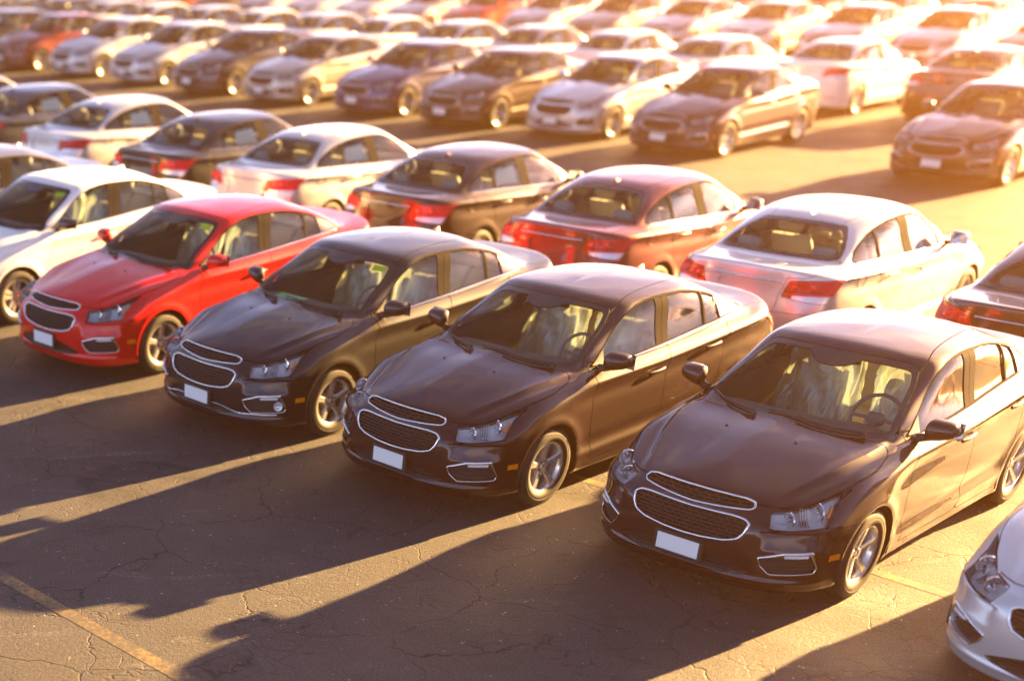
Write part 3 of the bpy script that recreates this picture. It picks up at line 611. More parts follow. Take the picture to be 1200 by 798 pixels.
# glazing
spec('ws', 'windshield', panel_mesh('windshield', 'windshield', M['glass'], off=-.002, flange=0))
wsb = P_['windshield_border']
visor_fun = lambda A: np.hypot(A[:, Y]/.20, (A[:, Z]-1.425)/.075)-1
spot, wsg = cut(P_['windshield'], visor_fun)
SPEC[-1]['mesh'] = panel_mesh('windshield', None, M['glass'], off=-.002, flange=0, T=wsg)
spec('wsb', 'windshield_border', panel_mesh('windshield_border', None, M['black_gloss'], off=-.0015, flange=.012, T=np.concatenate([wsb, spot])))
spec('bl', 'rear_window', panel_mesh('rear_window', 'rear_window', M['glass'], off=-.002, flange=0))
spec('blb', 'rear_window_border', panel_mesh('rear_window_border', 'rear_window_border', M['black_gloss'], off=-.0015, flange=.012))
both('fglass', 'front_side_window', 'front_glass', M['side_glass'], off=-.014, flange=0)
both('rglass', 'rear_side_window', 'rear_glass', M['side_glass'], off=-.014, flange=0)
both('qglass', 'quarter_window', 'quarter_glass', M['side_glass'], off=-.014, flange=0)
both('bpil', 'door_pillar', 'b_pillar', M['satin'], off=-.008, flange=.012)
both('divi', 'window_divider', 'divider', M['satin'], off=0, flange=.01)
both('sail', 'mirror_base', 'mirror_sail', M['black'], off=0, flange=.01)
both('qtrim', 'quarter_trim', 'quarter_trim', M['black_gloss'], off=0, flange=.01)
both('wtrim', 'window_trim', 'window_trim', M['satin'], off=-.004, flange=.014)
# bright strip along the belt line
for sg, sd in ((1, 'left'), (-1, 'right')):
    b = MB(); ss = np.linspace(1.60, 3.73, 50); zz = np.interp(ss, [1.53, 1.75, 2.0, 2.56, 3.17, 3.70, 3.76], [1.024, 1.020, 1.027, 1.056, 1.091, 1.118, 1.128])
    b.tube([on_side(s, z, .003, sg) for s, z in zip(ss, zz)], .0095, 6, up=(0, 1, 0)); spec('belt_'+sd, 'chrome_strip', b.mesh('chrome_strip', M['chrome']))
# front: grilles, intake, fog bezels
for key, poly, nm, dz, zs in (('ug', UG, 'upper_grille', .026, np.linspace(.722, .792, 4)), ('lg', LG, 'lower_grille', .034, np.linspace(.516, .664, 7))):
    T = P_[nm]; V, F, Nn = panel(T, -.045, 0); V, F, Nn = compact(V, F, Nn); b = MB(); b.cur = 1; b.add(V, F); b.cur = 0
    ins = lambda y, z: poly_sd(np.array([y]), np.array([z]), poly)[0] < -.004
    xs = np.linspace(-.44, .44, 89)
    def bar_pts(z): return [(y, z+.010*abs(y)) for y in xs if ins(y, z+.010*abs(y))]
    for z in zs:
        pt = bar_pts(z)
        if len(pt) > 3: b.tube([on_front(y, q,   .014) for y, q in pt], .0062, 5, up=(0, 0, 1))
    for r, (z0, z1) in enumerate(zip(zs[:-1], zs[1:])):
        for y in np.arange(-.42+(r % 2)*.0275, .43, .055 if key == 'lg' else .07):
            if ins(y, z0) and ins(y, z1): b.tube([on_front(y, z0, .018), on_front(y+.004, z1, .018)], .0042, 4, up=(0, 1, 0))
    spec(key, nm, smooth_mesh(b.mesh(nm, M['grille'], M['grille_back']), 50))
    P, Nq, c = rim_path(T, .002, .012, True); b = MB(); b.tube(P, .0090 if key == 'lg' else .0074, 8, closed=c, up=Nq)
    spec(key+'f', 'chrome_surround', b.mesh('chrome_surround', M['chrome']), key)
T = P_['lower_intake']; V, F, Nn = panel(T, -.03, 0); b = MB(); V, F, _ = compact(V, F); b.add(V, F)
for z in (.285, .31, .335, .36, .385):
    pt = [(y, z) for y in np.linspace(-.48, .48, 60) if poly_sd(np.array([y]), np.array([z]), LI)[0] < -.004]
    if len(pt) > 3: b.tube([on_front(y, q, .012) for y, q in pt], .004, 5)
spec('li', 'lower_intake', smooth_mesh(b.mesh('lower_intake', M['grille']), 50))
for sg, sd in ((1, 'left'), (-1, 'right')):
    T = P_['fog']; V, F, Nn = panel(T, -.03, .0, sd); b = MB(); V, F, _ = compact(V, F); b.add(V, F)
    for z in (.372, .398, .424):
        pt = [(w, z) for w in np.linspace(.60, 1.10, 40) if poly_sd(np.array([w]), np.array([z]), FOG)[0] < -.018]
        if len(pt) > 3: b.tube([on_diag(w, q, .014, sg) for w, q in pt], .0035, 5)
    spec('fog_'+sd, 'fog_light_bezel', smooth_mesh(b.mesh('fog_light_bezel', M['black']), 50))
    P, Nq, c = rim_path(T, .001, .010, False, 1); m3 = np.array([1, sg, 1]); b = MB(); b.tube(P*m3, .0045+.0095*np.clip((P[:, 2]-.335)/.15, 0, 1)**2, 8, closed=c, up=Nq*m3)
    spec('fogc_'+sd, 'chrome_surround', smooth_mesh(b.mesh('chrome_surround', M['chrome']), 60), 'fog_'+sd)
    b = MB(); w = np.linspace(.80, 1.0, 12); b.tube([on_diag(x, .462+.02*(x-.8), .004, sg) for x in w], .013, 6, flat=.8)
    for x in np.linspace(.815, .985, 6): b.box(on_diag(x, .463, -.008, sg), (.012, .012, .012), bevel=.003)
    spec('drl_'+sd, 'daytime_light', smooth_mesh(b.mesh('daytime_light', M['reflector']), 40), 'fog_'+sd)
for sg, sd in ((1, 'left'), (-1, 'right')):                  # round fog lamp and bright lower strip, on the one car that has them
    b = MB(); c = on_diag(1.01, .392, .010, sg); b.lathe([(.001, .012), (.020, .010), (.030, .004), (.033, -.004), (.040, -.006), (.042, .012)], 24, 'x'); V = np.array(b.v)@np.array(Matrix.Rotation(.65*sg+math.pi, 3, 'Z')).T*[1, 1, 1]+c; b.v = [tuple(p) for p in V]
    spec('foglamp_'+sd, 'fog_lamp', smooth_mesh(b.mesh('fog_lamp', M['reflector']), 50), 'fog_'+sd, tag='foglamp')
    b = MB(); b.tube([on_front(y*sg, z, -.004) for y, z in ((.19, .352), (.30, .345), (.40, .325), (.46, .312), (.52, .306))]+[on_diag(w, .312, -.004, sg) for w in (.72, .82, .92, 1.0)], .006, 6)
    spec('fogtrim_'+sd, 'chrome_strip', smooth_mesh(b.mesh('chrome_strip', M['chrome']), 60), 'fog_'+sd, tag='foglamp')
# head lamps
lens_tip = lambda A: (1.19+(A[:, Z]-.70)*.55)-(A[:, Y]+.8*A[:, S])
for sg, sd in ((1, 'left'), (-1, 'right')):
    T = P_['headlight']; tip, main = cut(T, lens_tip)
    V1, F1, N1 = panel(main, -.055, 0, sd); V2, F2, N2 = panel(tip, -.012, 0, sd)
    b = MB(); v, f, _ = compact(V1, F1); b.add(v, f); b.cur = 1; v, f, _ = compact(V2, F2); b.add(v, f)
    # walls of the bucket
    b.cur = 2; V3, F3, N3 = panel(T, 0, .06, sd); nb = len(np.unique(T)); keep = F3[(F3 >= nb).all(1)]; v, f, _ = compact(V3, keep); b.add(v, f)
    me = b.mesh('headlight', M['reflector'], M['black_gloss'], M['alloy_dark']); smooth_mesh(me, 50)
    spec('hl_'+sd, 'headlight', me)
    spec('hll_'+sd, 'lamp_lens', panel_mesh('lamp_lens', 'headlight', M['lens'], sd, -.001, .004), 'hl_'+sd)
    for k, (w, z, r) in enumerate(((.815, .690, .046), (1.050, .738, .054))):
        c = on_diag(w, z, .052, sg); b = MB(); prof = [(r*math.sin(t), -.045*math.cos(t)) for t in np.linspace(.05, math.pi/2, 9)]+[(r+.004, .003), (r+.012, .002), (r+.013, -.008)]
        b.lathe(prof, 28, 'x', (0, 0, 0)); b.cur = 1; b.lathe([(.001, .012), (.010, .006), (.012, -.012), (.008, -.04)], 14, 'x')
        ang = -.55*sg; V = np.array(b.v)@np.array(Matrix.Rotation(ang, 3, 'Z')).T+c+np.array([.018, .010*sg, 0]); b.v = [tuple(q) for q in V]
        spec('bowl%d_%s' % (k, sd), 'lamp_bowl', smooth_mesh(b.mesh('lamp_bowl', M['chrome'], M['clear_lens']), 50), 'hl_'+sd)
    b = MB()                                                  # fluted divider and amber side reflector
    for w in np.linspace(.90, .965, 4): b.tube([on_diag(w, z, .03, sg) for z in np.linspace(.665, .755, 6)], .006, 6, up=(0, 1, 0))
    spec('hlflute_'+sd, 'lamp_flute', smooth_mesh(b.mesh('lamp_flute', M['chrome']), 50), 'hl_'+sd)
    b = MB(); b.tube([on_diag(w, z, .012, sg) for w, z in ((1.125, .715), (1.15, .745), (1.165, .775))], .011, 6, up=(0, 1, 0))
    spec('hlamb_'+sd, 'turn_signal', smooth_mesh(b.mesh('turn_signal', M['amber']), 50), 'hl_'+sd)
    # side marker
    mk = []; 
    b = MB(); ss = np.linspace(.432, .522, 8); P0_ = [on_side(s, .414, .004, sg) for s in ss]+[on_side(s, .457, .004, sg) for s in ss]; P1_ = [on_side(s, .414, -.012, sg) for s in ss]+[on_side(s, .457, -.012, sg) for s in ss]
    F = [(i, i+1, i+9, i+8) for i in range(7)]+[(i, i+16, i+17, i+1) for i in range(7)]+[(i+8, i+9, i+25, i+24) for i in range(7)]+[(0, 8, 24, 16), (7, 23, 31, 15)]
    b.add(P0_+P1_, F); spec('mark_'+sd, 'side_marker', smooth_mesh(b.mesh('side_marker', M['amber']), 30))
# licence plate on its holder
nrm = on_front(.0, .39); b = MB(); b.box((nrm[0]+.008, 0, .383), (.024, .365, .165), bevel=.008); spec('holder', 'plate_holder', smooth_mesh(b.mesh('plate_holder', M['black']), 40))
b = MB(); b.box((nrm[0]+.0235, 0, .388), (.006, .315, .122), bevel=.003); spec('plate', 'license_plate', smooth_mesh(b.mesh('license_plate', M['white']), 40), 'holder')
# tail lamps, chrome bar
for sg, sd in ((1, 'left'), (-1, 'right')):
    low, up_ = cut(P_['taillight'], lambda A: np.maximum(A[:, Z]-(.878+.03*(A[:, Y]-.4)), .50-A[:, Y]))
    spec('tl_'+sd, 'taillight', panel_mesh('taillight', None, M['red_lens'], sd, .004, .02, T=up_))
    spec('tlc_'+sd, 'reverse_lamp', panel_mesh('reverse_lamp', None, M['clear_lens'], sd, .003, .02, T=low), 'tl_'+sd)
    for q, (y, z, r) in enumerate(((.50, .955, .036), (.645, .968, .040))):
        c = on_rear(y*sg, z, -.006); b = MB(); b.lathe([(.001, -.012), (r*.5, -.011), (r*.85, -.006), (r, .004), (r+.006, .002), (r+.008, .010)], 24, 'x'); V = np.array(b.v)@np.array(Matrix.Rotation((.25+.9*(y-.45))*-sg*-1, 3, 'Z')).T+c; b.v = [tuple(p) for p in V]
        spec('tlb%d_%s' % (q, sd), 'brake_lamp', smooth_mesh(b.mesh('brake_lamp', M['red_bright']), 50), 'tl_'+sd)
    b = MB(); b.tube([on_rear(y*sg, .915+.03*(y-.4), -.005) for y in np.linspace(.425, .74, 14)], .0045, 5); spec('tlr_'+sd, 'lamp_rib', smooth_mesh(b.mesh('lamp_rib', M['black_gloss']), 50), 'tl_'+sd)
b = MB(); b.tube([on_rear(y, 1.002, -.006) for y in np.linspace(-.40, .40, 40)], .015, 8, flat=.7); spec('rbar', 'chrome_bar', b.mesh('chrome_bar', M['chrome']), 'trunk')
b = MB()
for sg in (1, -1): b.tube([on_rear(y*sg, .43, -.002) for y in np.linspace(.56, .72, 8)], .014, 6, flat=.7)
spec('rrefl', 'bumper_reflector', smooth_mesh(b.mesh('bumper_reflector', M['red_lens']), 50), 'rbump')
# fuel flap (right side)
fl = np.linspace(0, 2*math.pi, 29)[:-1]; b = MB(); b.tube([on_side(3.80+.078*math.cos(t), .985+.078*math.sin(t), .0, -1) for t in fl], .0035, 5, closed=True, up=(0, 1, 0))
spec('fuel', 'fuel_flap', b.mesh('fuel_flap', M['black']))
# mirrors
for sg, sd in ((1, 'left'), (-1, 'right')):
    b = MB(); n = 20; rows = []
    for t in np.linspace(-1, 1, 13):
        e = (1-abs(t)**3.4)**(1/3.4) if abs(t) < 1 else 0.; e = max(e, .02)
        yc = .938+t*.104; row = []
        for j in range(n):
            a = 2*math.pi*j/n; ca, sa = math.cos(a), math.sin(a)
            sx = -.095*e**.8*max(ca, 0)**.9+.045*max(-ca, 0)**.5*e     # domed to the front, blunt to the rear
            row.append((1.645+sx+.02*t, yc*sg, 1.100+.012*t+(.073*np.sign(sa)*abs(sa)**.75)*e*(1-.22*t)))
        rows.append(row)
    V = to_car(np.array(rows)).reshape(-1, 3); F = [(i*n+j, i*n+(j+1) % n, (i+1)*n+(j+1) % n, (i+1)*n+j) for i in range(12) for j in range(n)]+[tuple(range(n)), tuple(12*n+j for j in range(n))]
    b.add(V, F); spec('mirror_'+sd, 'side_mirror', smooth_mesh(b.mesh('side_mirror', PM), 60), paint=True)
    b = MB(); b.tube(to_car(np.array([(1.59, .79*sg, 1.022), (1.61, .84*sg, 1.030), (1.635, .90*sg, 1.050)])), [.034, .030, .030], 10); spec('marm_'+sd, 'mirror_arm', smooth_mesh(b.mesh('mirror_arm', M['black']), 50), 'mirror_'+sd)
    b = MB(); b.box(to_car(np.array([1.692, .968*sg, 1.100])), (.006, .17, .125), bevel=.02); spec('mglass_'+sd, 'mirror_glass', smooth_mesh(b.mesh('mirror_glass', M['chrome']), 40), 'mirror_'+sd)
    # door handles
    for k, (s0, s1, z, par) in enumerate(((2.205, 2.425, .874, 'fdoor_'), (3.045, 3.265, .948, 'rdoor_'))):
        ss = np.linspace(s0, s1, 10); o_ = .022*np.sin(np.linspace(.15, math.pi-.15, 10))**.4+.004
        b = MB(); b.tube([on_side(s, z+.03*(s-s0), o, sg) for s, o in zip(ss, o_)], .015, 8, up=(0, 1, 0), flat=.75)
        spec('hand%d_%s' % (k, sd), 'door_handle', smooth_mesh(b.mesh('door_handle', PM), 50), par+sd, paint=True)
        b = MB(); cs = (s0+s1)/2-.02; ring = [on_side(cs+.06*math.cos(t), z-.002+.026*math.sin(t), .002, sg) for t in np.linspace(0, 2*math.pi, 17)[:-1]]
        b.add(ring+[on_side(cs, z-.002, -.012, sg)], [(i, (i+1) % 16, 16) for i in range(16)]); spec('cup%d_%s' % (k, sd), 'handle_cup', b.mesh('handle_cup', M['black']), par+sd)
# wipers, nozzles, fin
for y0, y1 in ((.57, -.14), (-.20, -.62)):
    ys = np.linspace(y0, y1, 16); P = [on_top(s_cowl(y)+.035+.05*((y-y0)/(y1-y0)), y, .012) for y in ys]
    b = MB(); b.tube(P, .0075, 6); b.tube([p+np.array([.012, 0, .014]) for p in P[:11]], .006, 6)
    p = P[0]; b.lathe([(0, .02), (.012, .017), (.014, -.01)], 12, 'z', tuple(p+np.array([.035, 0, -.008]))); b.tube([p+np.array([.035, 0, .012]), P[4]+np.array([.014, 0, .016])], .008, 6)
    spec('wip%d' % (y0 < 0), 'wiper', smooth_mesh(b.mesh('wiper', M['black']), 50))
for y in (.26, -.26):
    b = MB(); p = on_top(.914, y); b.lathe([(0, .010), (.008, .008), (.013, 0), (.013, -.006)], 12, 'z', tuple(p)); spec('noz%d' % (y < 0), 'washer_nozzle', smooth_mesh(b.mesh('washer_nozzle', M['black']), 60))
b = MB(); rows = []
for t in np.linspace(0, 1, 9):
    s = 3.17+.16*t; hgt = .058*(t**1.3)*(1 if t < .85 else (1-(t-.85)/.15*.75)); p = on_top(s, 0); w = .026*(1-.55*abs(2*t-1)**2); rows.append([p+np.array([0, w, -.004]), p+np.array([0, w*.45, hgt*.7]), p+np.array([0, 0, hgt+.002]), p+np.array([0, -w*.45, hgt*.7]), p+np.array([0, -w, -.004])])
V = np.array(rows).reshape(-1, 3); b.add(V, [(i*5+j, i*5+j+1, i*5+j+6, i*5+j+5) for i in range(8) for j in range(4)]+[(40, 41, 42, 43, 44)]); spec('fin', 'roof_antenna', smooth_mesh(b.mesh('roof_antenna', PM), 50), paint=True)
# underside
b = MB(); pts = [(.35, .55), (.60, .60), (1.32, .60), (1.36, .80), (3.15, .80), (3.2, .60), (4.02, .60), (4.1, .72), (4.42, .62)]
Vt = [(2.3-s, y, .20) for s, y in pts]+[(2.3-s, -y, .20) for s, y in reversed(pts)]; k = len(Vt); b.add(Vt+[(x, y, .34) for x, y, _ in Vt], [tuple(range(k)), tuple(range(2*k-1, k-1, -1))]+[(i, (i+1) % k, k+(i+1) % k, k+i) for i in range(k)])
spec('pan', 'underbody', smooth_mesh(b.mesh('underbody', M['dark']), 20))
for sx in WHEELS:
    for sg in (1, -1):
        b = MB(); n = 18; V = []; F = []
        for i in range(n+1):
            a = R(-15)+R(210)*i/n
            for yy in (.895, .56): V.append((2.3-(sx+.395*math.cos(a)), yy*sg, .33+.395*math.sin(a)))
        F = [(2*i, 2*i+1, 2*i+3, 2*i+2) for i in range(n)]; V += [(2.3-sx, .56*sg, .33)]; F += [(2*i+1, 2*i+3, 2*n+2) for i in range(n)]; b.add(V, F); spec('arch%d%d' % (sx > 2, sg > 0), 'wheel_housing', b.mesh('wheel_housing', M['dark']))

# wheels
def g(prof): return prof
b = MB(); H = .1075
tp = [(.213, -.095), (.222, -.106), (.245, -.113), (.268, -.1145), (.272, -.1125), (.276, -.1145), (.298, -.111), (.313, -.103), (.322, -.090), (.3255, -.072)]
tp += [(.3275, -.058), (.3275, -.049), (.319, -.047), (.319, -.040), (.328, -.038), (.3285, -.020), (.3285, -.011), (.320, -.009)]
b.lathe(tp+[(r, -h) for r, h in reversed(tp)], 72)
for i in range(72):                                           # shoulder sipes as small raised blocks
    a = 2*math.pi*(i+.5)/72
    for sg in (1, -1): b.box((.3225*math.cos(a), .083*sg, .3225*math.sin(a)), (.013, .026, .012), rot=Matrix.Rotation(-a, 3, 'Y')@Matrix.Rotation(-.35*sg, 3, 'Z'))
tyre_me = smooth_mesh(b.mesh('tyre', M['rubber']), 35)
def make_rim(ns, wh, wr, twin):
    b = MB(); b.lathe([(.205, -.09), (.190, -.05), (.186, .03), (.192, .070), (.200, .090), (.209, .098), (.216, .101), (.219, .096), (.216, .085)], 64)
    b.lathe([(0, .062), (.03, .064), (.060, .064), (.072, .058), (.075, .03), (.07, -.02)], 40)
    for k in range(ns):
        a = 2*math.pi*k/ns+math.pi/2
        for tw in ((-.5, .5) if twin else (0,)):
            rows = []
            for r, hh, wd in ((.045, .062, wh), (.08, .070, wh*.92), (.13, .080, (wh+wr)/2*.9), (.175, .089, wr*.97), (.199, .092, wr*1.15)):
                oc = tw*(.055 if twin else 0)*(.6+r*4); sec = []
                for y_, h_ in ((-wd/2, -.034), (-wd/2, -.008), (-wd/2+.007, 0), (0, -.003), (wd/2-.007, 0), (wd/2, -.008), (wd/2, -.034)):
                    sec.append((r*math.cos(a)-(y_+oc)*math.sin(a), hh+h_, r*math.sin(a)+(y_+oc)*math.cos(a)))
                rows.append(sec)
            V = np.array(rows).reshape(-1, 3); F = [(i*7+j, i*7+j+1, i*7+j+8, i*7+j+7) for i in range(4) for j in range(6)]+[(i*7+6, i*7, i*7+7, i*7+13) for i in range(4)]; b.add(V, F)
    b.cur = 1
    for k in range(5):
        a = 2*math.pi*(k+.5)/5+math.pi/2; b.lathe([(0, .006), (.009, .005), (.011, 0), (.011, -.02)], 10, 'y', (.052*math.cos(a), .063, .052*math.sin(a)))
    return smooth_mesh(b.mesh('rim', M['alloy'], M['alloy_dark']), 32)
rim_a = make_rim(5, .050, .060, False); rim_b = make_rim(5, .040, .046, True)
b = MB(); b.lathe([(.001, .074), (.020, .073), (.028, .069), (.030, .060)], 28); cap_me = smooth_mesh(b.mesh('hub_cap', M['alloy']), 40)
b = MB(); q = .0755; b.add([(-.019, q, -.005), (-.007, q, -.005), (-.007, q, -.010), (.007, q, -.010), (.007, q, -.005), (.019, q, -.005), (.017, q, .005), (.007, q, .005), (.007, q, .010), (-.007, q, .010), (-.007, q, .005), (-.017, q, .005)], [tuple(range(12))])
badge_me = b.mesh('hub_badge', M['gold'], smooth=False)
b = MB(); b.lathe([(.02, .0), (.145, .0), (.148, -.004), (.148, -.02), (.02, -.02)], 48); b.cur = 1; b.lathe([(.186, -.02), (.186, -.08), (.02, -.08)], 32); b.cur = 2
b.box((-.09, -.005, .09), (.07, .06, .12), rot=Matrix.Rotation(R(45), 3, 'Y'), bevel=.012)
disc_me = smooth_mesh(b.mesh('wheel', M['disc'], M['dark'], M['alloy_dark']), 40)
for i, (s, sg, nm) in enumerate(((WHEELS[0], 1, 'fl'), (WHEELS[0], -1, 'fr'), (WHEELS[1], 1, 'rl'), (WHEELS[1], -1, 'rr'))):
    k = 'wheel_'+nm; spec(k, 'wheel', disc_me, loc=(2.3-s, .778*sg, .3275), rz=0 if sg > 0 else math.pi)
    for n2, me in (('tyre', tyre_me), ('rim', rim_a), ('hub_cap', cap_me), ('hub_badge', badge_me)): spec(k+n2, n2, me, k)

# cabin
b = MB(); prof = [(1.18, .98), (1.30, 1.0), (1.50, 1.0), (1.66, .975), (1.74, .92), (1.76, .80), (1.70, .60)]; ny = 13
V = []; 
for j in range(ny):
    y = -.68+1.36*j/(ny-1); hump = .035*math.exp(-((y-.37)/.17)**2)
    for i, (s, z) in enumerate(prof): V.append((2.3-s-.06*abs(y)**2*(i < 3), y, z+(hump if 1 < i < 5 else 0)-.02*(abs(y) > .6)))
k = len(prof); F = [(j*k+i, j*k+i+1, (j+1)*k+i+1, (j+1)*k+i) for j in range(ny-1) for i in range(k-1)]; b.add(V, F); spec('dash', 'dashboard', smooth_mesh(b.mesh('dashboard', M['dash']), 60))
b = MB(); t_ = np.linspace(0, 2*math.pi, 33)[:-1]; rot = np.array(Matrix.Rotation(R(-24), 3, 'Y'))
ring = np.array([(0, .183*math.cos(a), .183*math.sin(a)) for a in t_])@rot.T+np.array([2.3-1.93, .37, .975]); b.tube(ring, .0145, 8, closed=True, up=(1, 0, 0))
for a in (R(0), R(180), R(270)): b.tube(np.array([(0, .05*math.cos(a), .05*math.sin(a)), (0, .175*math.cos(a), .175*math.sin(a))])@rot.T+np.array([2.3-1.93, .37, .975]), .014, 6, up=(1, 0, 0))
b.box((2.3-1.925, .37, .975), (.05, .12, .10), rot=rot, bevel=.02); b.tube([(2.3-1.9, .37, .96), (2.3-1.65, .37, .86)], .03, 8); spec('steer', 'steering_wheel', smooth_mesh(b.mesh('steering_wheel', M['dash']), 50))
def backrest(b, y, s0, z0, s1, z1, w, th):
    rows = []
    for t in np.linspace(0, 1, 9):
        s = s0+(s1-s0)*t; z = z0+(z1-z0)*t; ww = w*(1-.22*max(0, t-.55)**1.2*1.6)*(.96+.04*math.sin(t*9)); tk = th*(1-.35*t)
        for a in np.linspace(0, 2*math.pi, 17)[:-1]:
            ca, sa = math.cos(a), math.sin(a); rows.append((2.3-s-(np.sign(ca)*abs(ca)**.6)*(-tk/2)*(1+.25*abs(sa)) , y+ww/2*np.sign(sa)*abs(sa)**.55, z))
    V = np.array(rows); F = [(i*16+j, i*16+(j+1) % 16, (i+1)*16+(j+1) % 16, (i+1)*16+j) for i in range(8) for j in range(16)]+[tuple(range(16)), tuple(128+j for j in range(16))]; b.add(V, F); return V
for sg, sd in ((1, 'left'), (-1, 'right')):
    y = .37*sg; b = MB(); b.box((2.3-2.32, y, .52), (.52, .50, .17), bevel=.05); V = backrest(b, y, 2.52, .52, 2.80, 1.12, .50, .16); spec('seat_'+sd, 'front_seat', smooth_mesh(b.mesh('front_seat', M['seat']), 50))
    b = MB(); b.box((2.3-2.845, y, 1.235), (.10, .26, .17), bevel=.045); b.tube([(2.3-2.82, y+.06, 1.1), (2.3-2.84, y+.06, 1.2)], .007, 6); b.tube([(2.3-2.82, y-.06, 1.1), (2.3-2.84, y-.06, 1.2)], .007, 6); spec('head_'+sd, 'headrest', smooth_mesh(b.mesh('headrest', M['seat']), 50), 'seat_'+sd)
    # clear protective cover hanging over the seat back
    n, m_ = 22, 30; rows = []; rg = np.random.default_rng(3+(sg > 0)); ph = rg.uniform(0, 6.28, 12)
    for i in range(n):
        t = i/(n-1); s = 2.50+.30*t; z = .50+.80*t+(.05 if t > .9 else 0)
        for j in range(m_):
            a = -2.2+4.4*j/(m_-1); w = (.29 if t < .75 else .29-.14*((t-.75)/.25)**1.5)
            wr = sum(.010*math.sin((q+2)*1.9*a+ph[q]+t*(3+q*1.3)) for q in range(5))+.014*math.sin(11*t+3*a+ph[6])+rg.normal(0, .004)
            rows.append((2.3-(s-.115*math.cos(a*.72))-wr*.6*-1, y+(w+wr)*math.sin(a*.72)*1.06, z+wr*.7))
    b = MB(); b.add(rows, [(i*m_+j, i*m_+j+1, (i+1)*m_+j+1, (i+1)*m_+j) for i in range(n-1) for j in range(m_-1)]); spec('film_'+sd, 'plastic_seat_cover', b.mesh('plastic_seat_cover', M['film']), 'seat_'+sd, tag='front')
b = MB(); b.box((2.3-3.20, 0, .52), (.55, 1.25, .18), bevel=.05)
for y in (-.40, 0, .40): backrest(b, y, 3.42, .55, 3.68, 1.06, .42, .16)
b.box((2.3-3.84, 0, 1.085), (.40, 1.1, .03), bevel=.01); spec('rseat', 'rear_seat', smooth_mesh(b.mesh('rear_seat', M['seat']), 50))
for y in (-.40, .40):
    b = MB(); b.box((2.3-3.70, y, 1.16), (.10, .25, .15), bevel=.04); spec('rhead%d' % (y > 0), 'headrest', smooth_mesh(b.mesh('headrest', M['seat']), 50), 'rseat')
b = MB(); b.box((2.3-2.07, 0, 1.335), (.03, .23, .062), bevel=.02); b.tube([(2.3-2.05, 0, 1.36), (2.3-2.02, 0, 1.405)], .012, 6); spec('rvm', 'rear_view_mirror', smooth_mesh(b.mesh('rear_view_mirror', M['black']), 50))
# door cards keep the cabin dark below the belt line
# stickers and sheets (on the cars that carry them)
def sheet(P, m, name):
    b = MB(); b.add(P, [(0, 1, 2, 3)]); return b.mesh(name, m, smooth=False)
def ws_pt(y, z): p = on_front(y, z, 0); return p+np.array([-.012, 0, -.008])
spec('stick', 'window_sticker', sheet([ws_pt(.40, 1.345), ws_pt(.51, 1.338), ws_pt(.505, 1.374), ws_pt(.395, 1.382)], M['sticker'], 'window_sticker'), 'ws', tag='sticker')
spec('wsheet', 'window_sheet', sheet([on_side(2.70, 1.115, -.02, -1), on_side(3.14, 1.135, -.02, -1), on_side(3.13, 1.315, -.02, -1), on_side(2.76, 1.335, -.02, -1)], M['paper'], 'window_sheet'), 'rglass_right', tag='away')

# ------------------------------------------------------------------ the lot
A_F = R(-142.5); FWD = np.array([math.cos(A_F), math.sin(A_F)]); LEFT = np.array([-math.sin(A_F), math.cos(A_F)])
def lot(fwd, left): p = FWD*fwd+LEFT*left; return (float(p[0]), float(p[1]))
def setp(o, **kw):
    for k, v in kw.items(): o[k] = v
    return o
def plain(name, V, F, m, **kw):
    o = bpy.data.objects.new(name, new_mesh(name, V, F, [m], smooth=False)); COL.objects.link(o); return setp(o, **kw)
ASPHALT = asphalt(); LINE = line_paint()
G = 420
plain('ground', [(-G, -G, 0), (G, -G, 0), (G, G, 0), (-G, G, 0)], [(0, 1, 2, 3)], ASPHALT, kind='structure')
def line(fwd, l0, l1, w, label):
    n = 40; V = []
    for i in range(n+1):
        l_ = l0+(l1-l0)*i/n
        for sg in (-1, 1): x, y = lot(fwd+sg*(w/2+random.uniform(-.006, .006)), l_); V.append((x, y, .0018))
    return plain('parking_line', V, [(2*i, 2*i+1, 2*i+3, 2*i+2) for i in range(n)], LINE, kind='structure')
line(-5.50, -30, 3, .12, 'worn yellow line crossing the bottom left corner of the open asphalt')
line(-10.53, -30, 6, .11, 'yellow line running under the front row of cars behind their front wheels')

CAR_N = 0
def place(fwd, left, yaw, colour, label, group, tags=('all',), mirror_black=False, wheels='a', loc=None):
    """one car: an Empty with its parts and sub-parts, sharing mesh data"""
    e = bpy.data.objects.new('parked_car', None); e.empty_display_size = .4; COL.objects.link(e)
    x, y = loc if loc else lot(fwd, left); e.location = (x, y, 0); e.rotation_euler = (0, 0, R(yaw))
    setp(e, label=label, category='car', group=group)
    made = {}
    for s in SPEC:
        if s['tag'] != 'all' and s['tag'] not in tags: continue
        me = rim_b if (s['mesh'] is rim_a and wheels == 'b') else s['mesh']
        o = bpy.data.objects.new(s['name'], me); COL.objects.link(o); o.parent = made[s['parent']] if s['parent'] else e
        o.location = s['loc']; o.rotation_euler = (0, 0, s['rz'])
        if s['paint']:
            o.material_slots[0].link = 'OBJECT'
            o.material_slots[0].material = M['black_gloss'] if (mirror_black and s['name'] == 'side_mirror') else PAINT[colour]
        made[s['key']] = o
    return made
F1, F2, F3 = 'cars in the front row facing the open asphalt', 'cars in the second row seen from behind', 'cars in the third row facing the aisle'
def c_of(x, y, a): a = R(a); return (x-2.3*math.cos(a), y-2.3*math.sin(a))
ft = ('front',); fs = ('front', 'sticker')
place(-11.36, -17.14, -142.5, 'grey', 'grey sedan cut off by the left edge behind the bright silver sedan', F1, ft)
place(-11.2, -14.62, -142.0, 'white', 'white sedan with black mirror caps parked left of the red sedan', F1, fs, True, 'b')
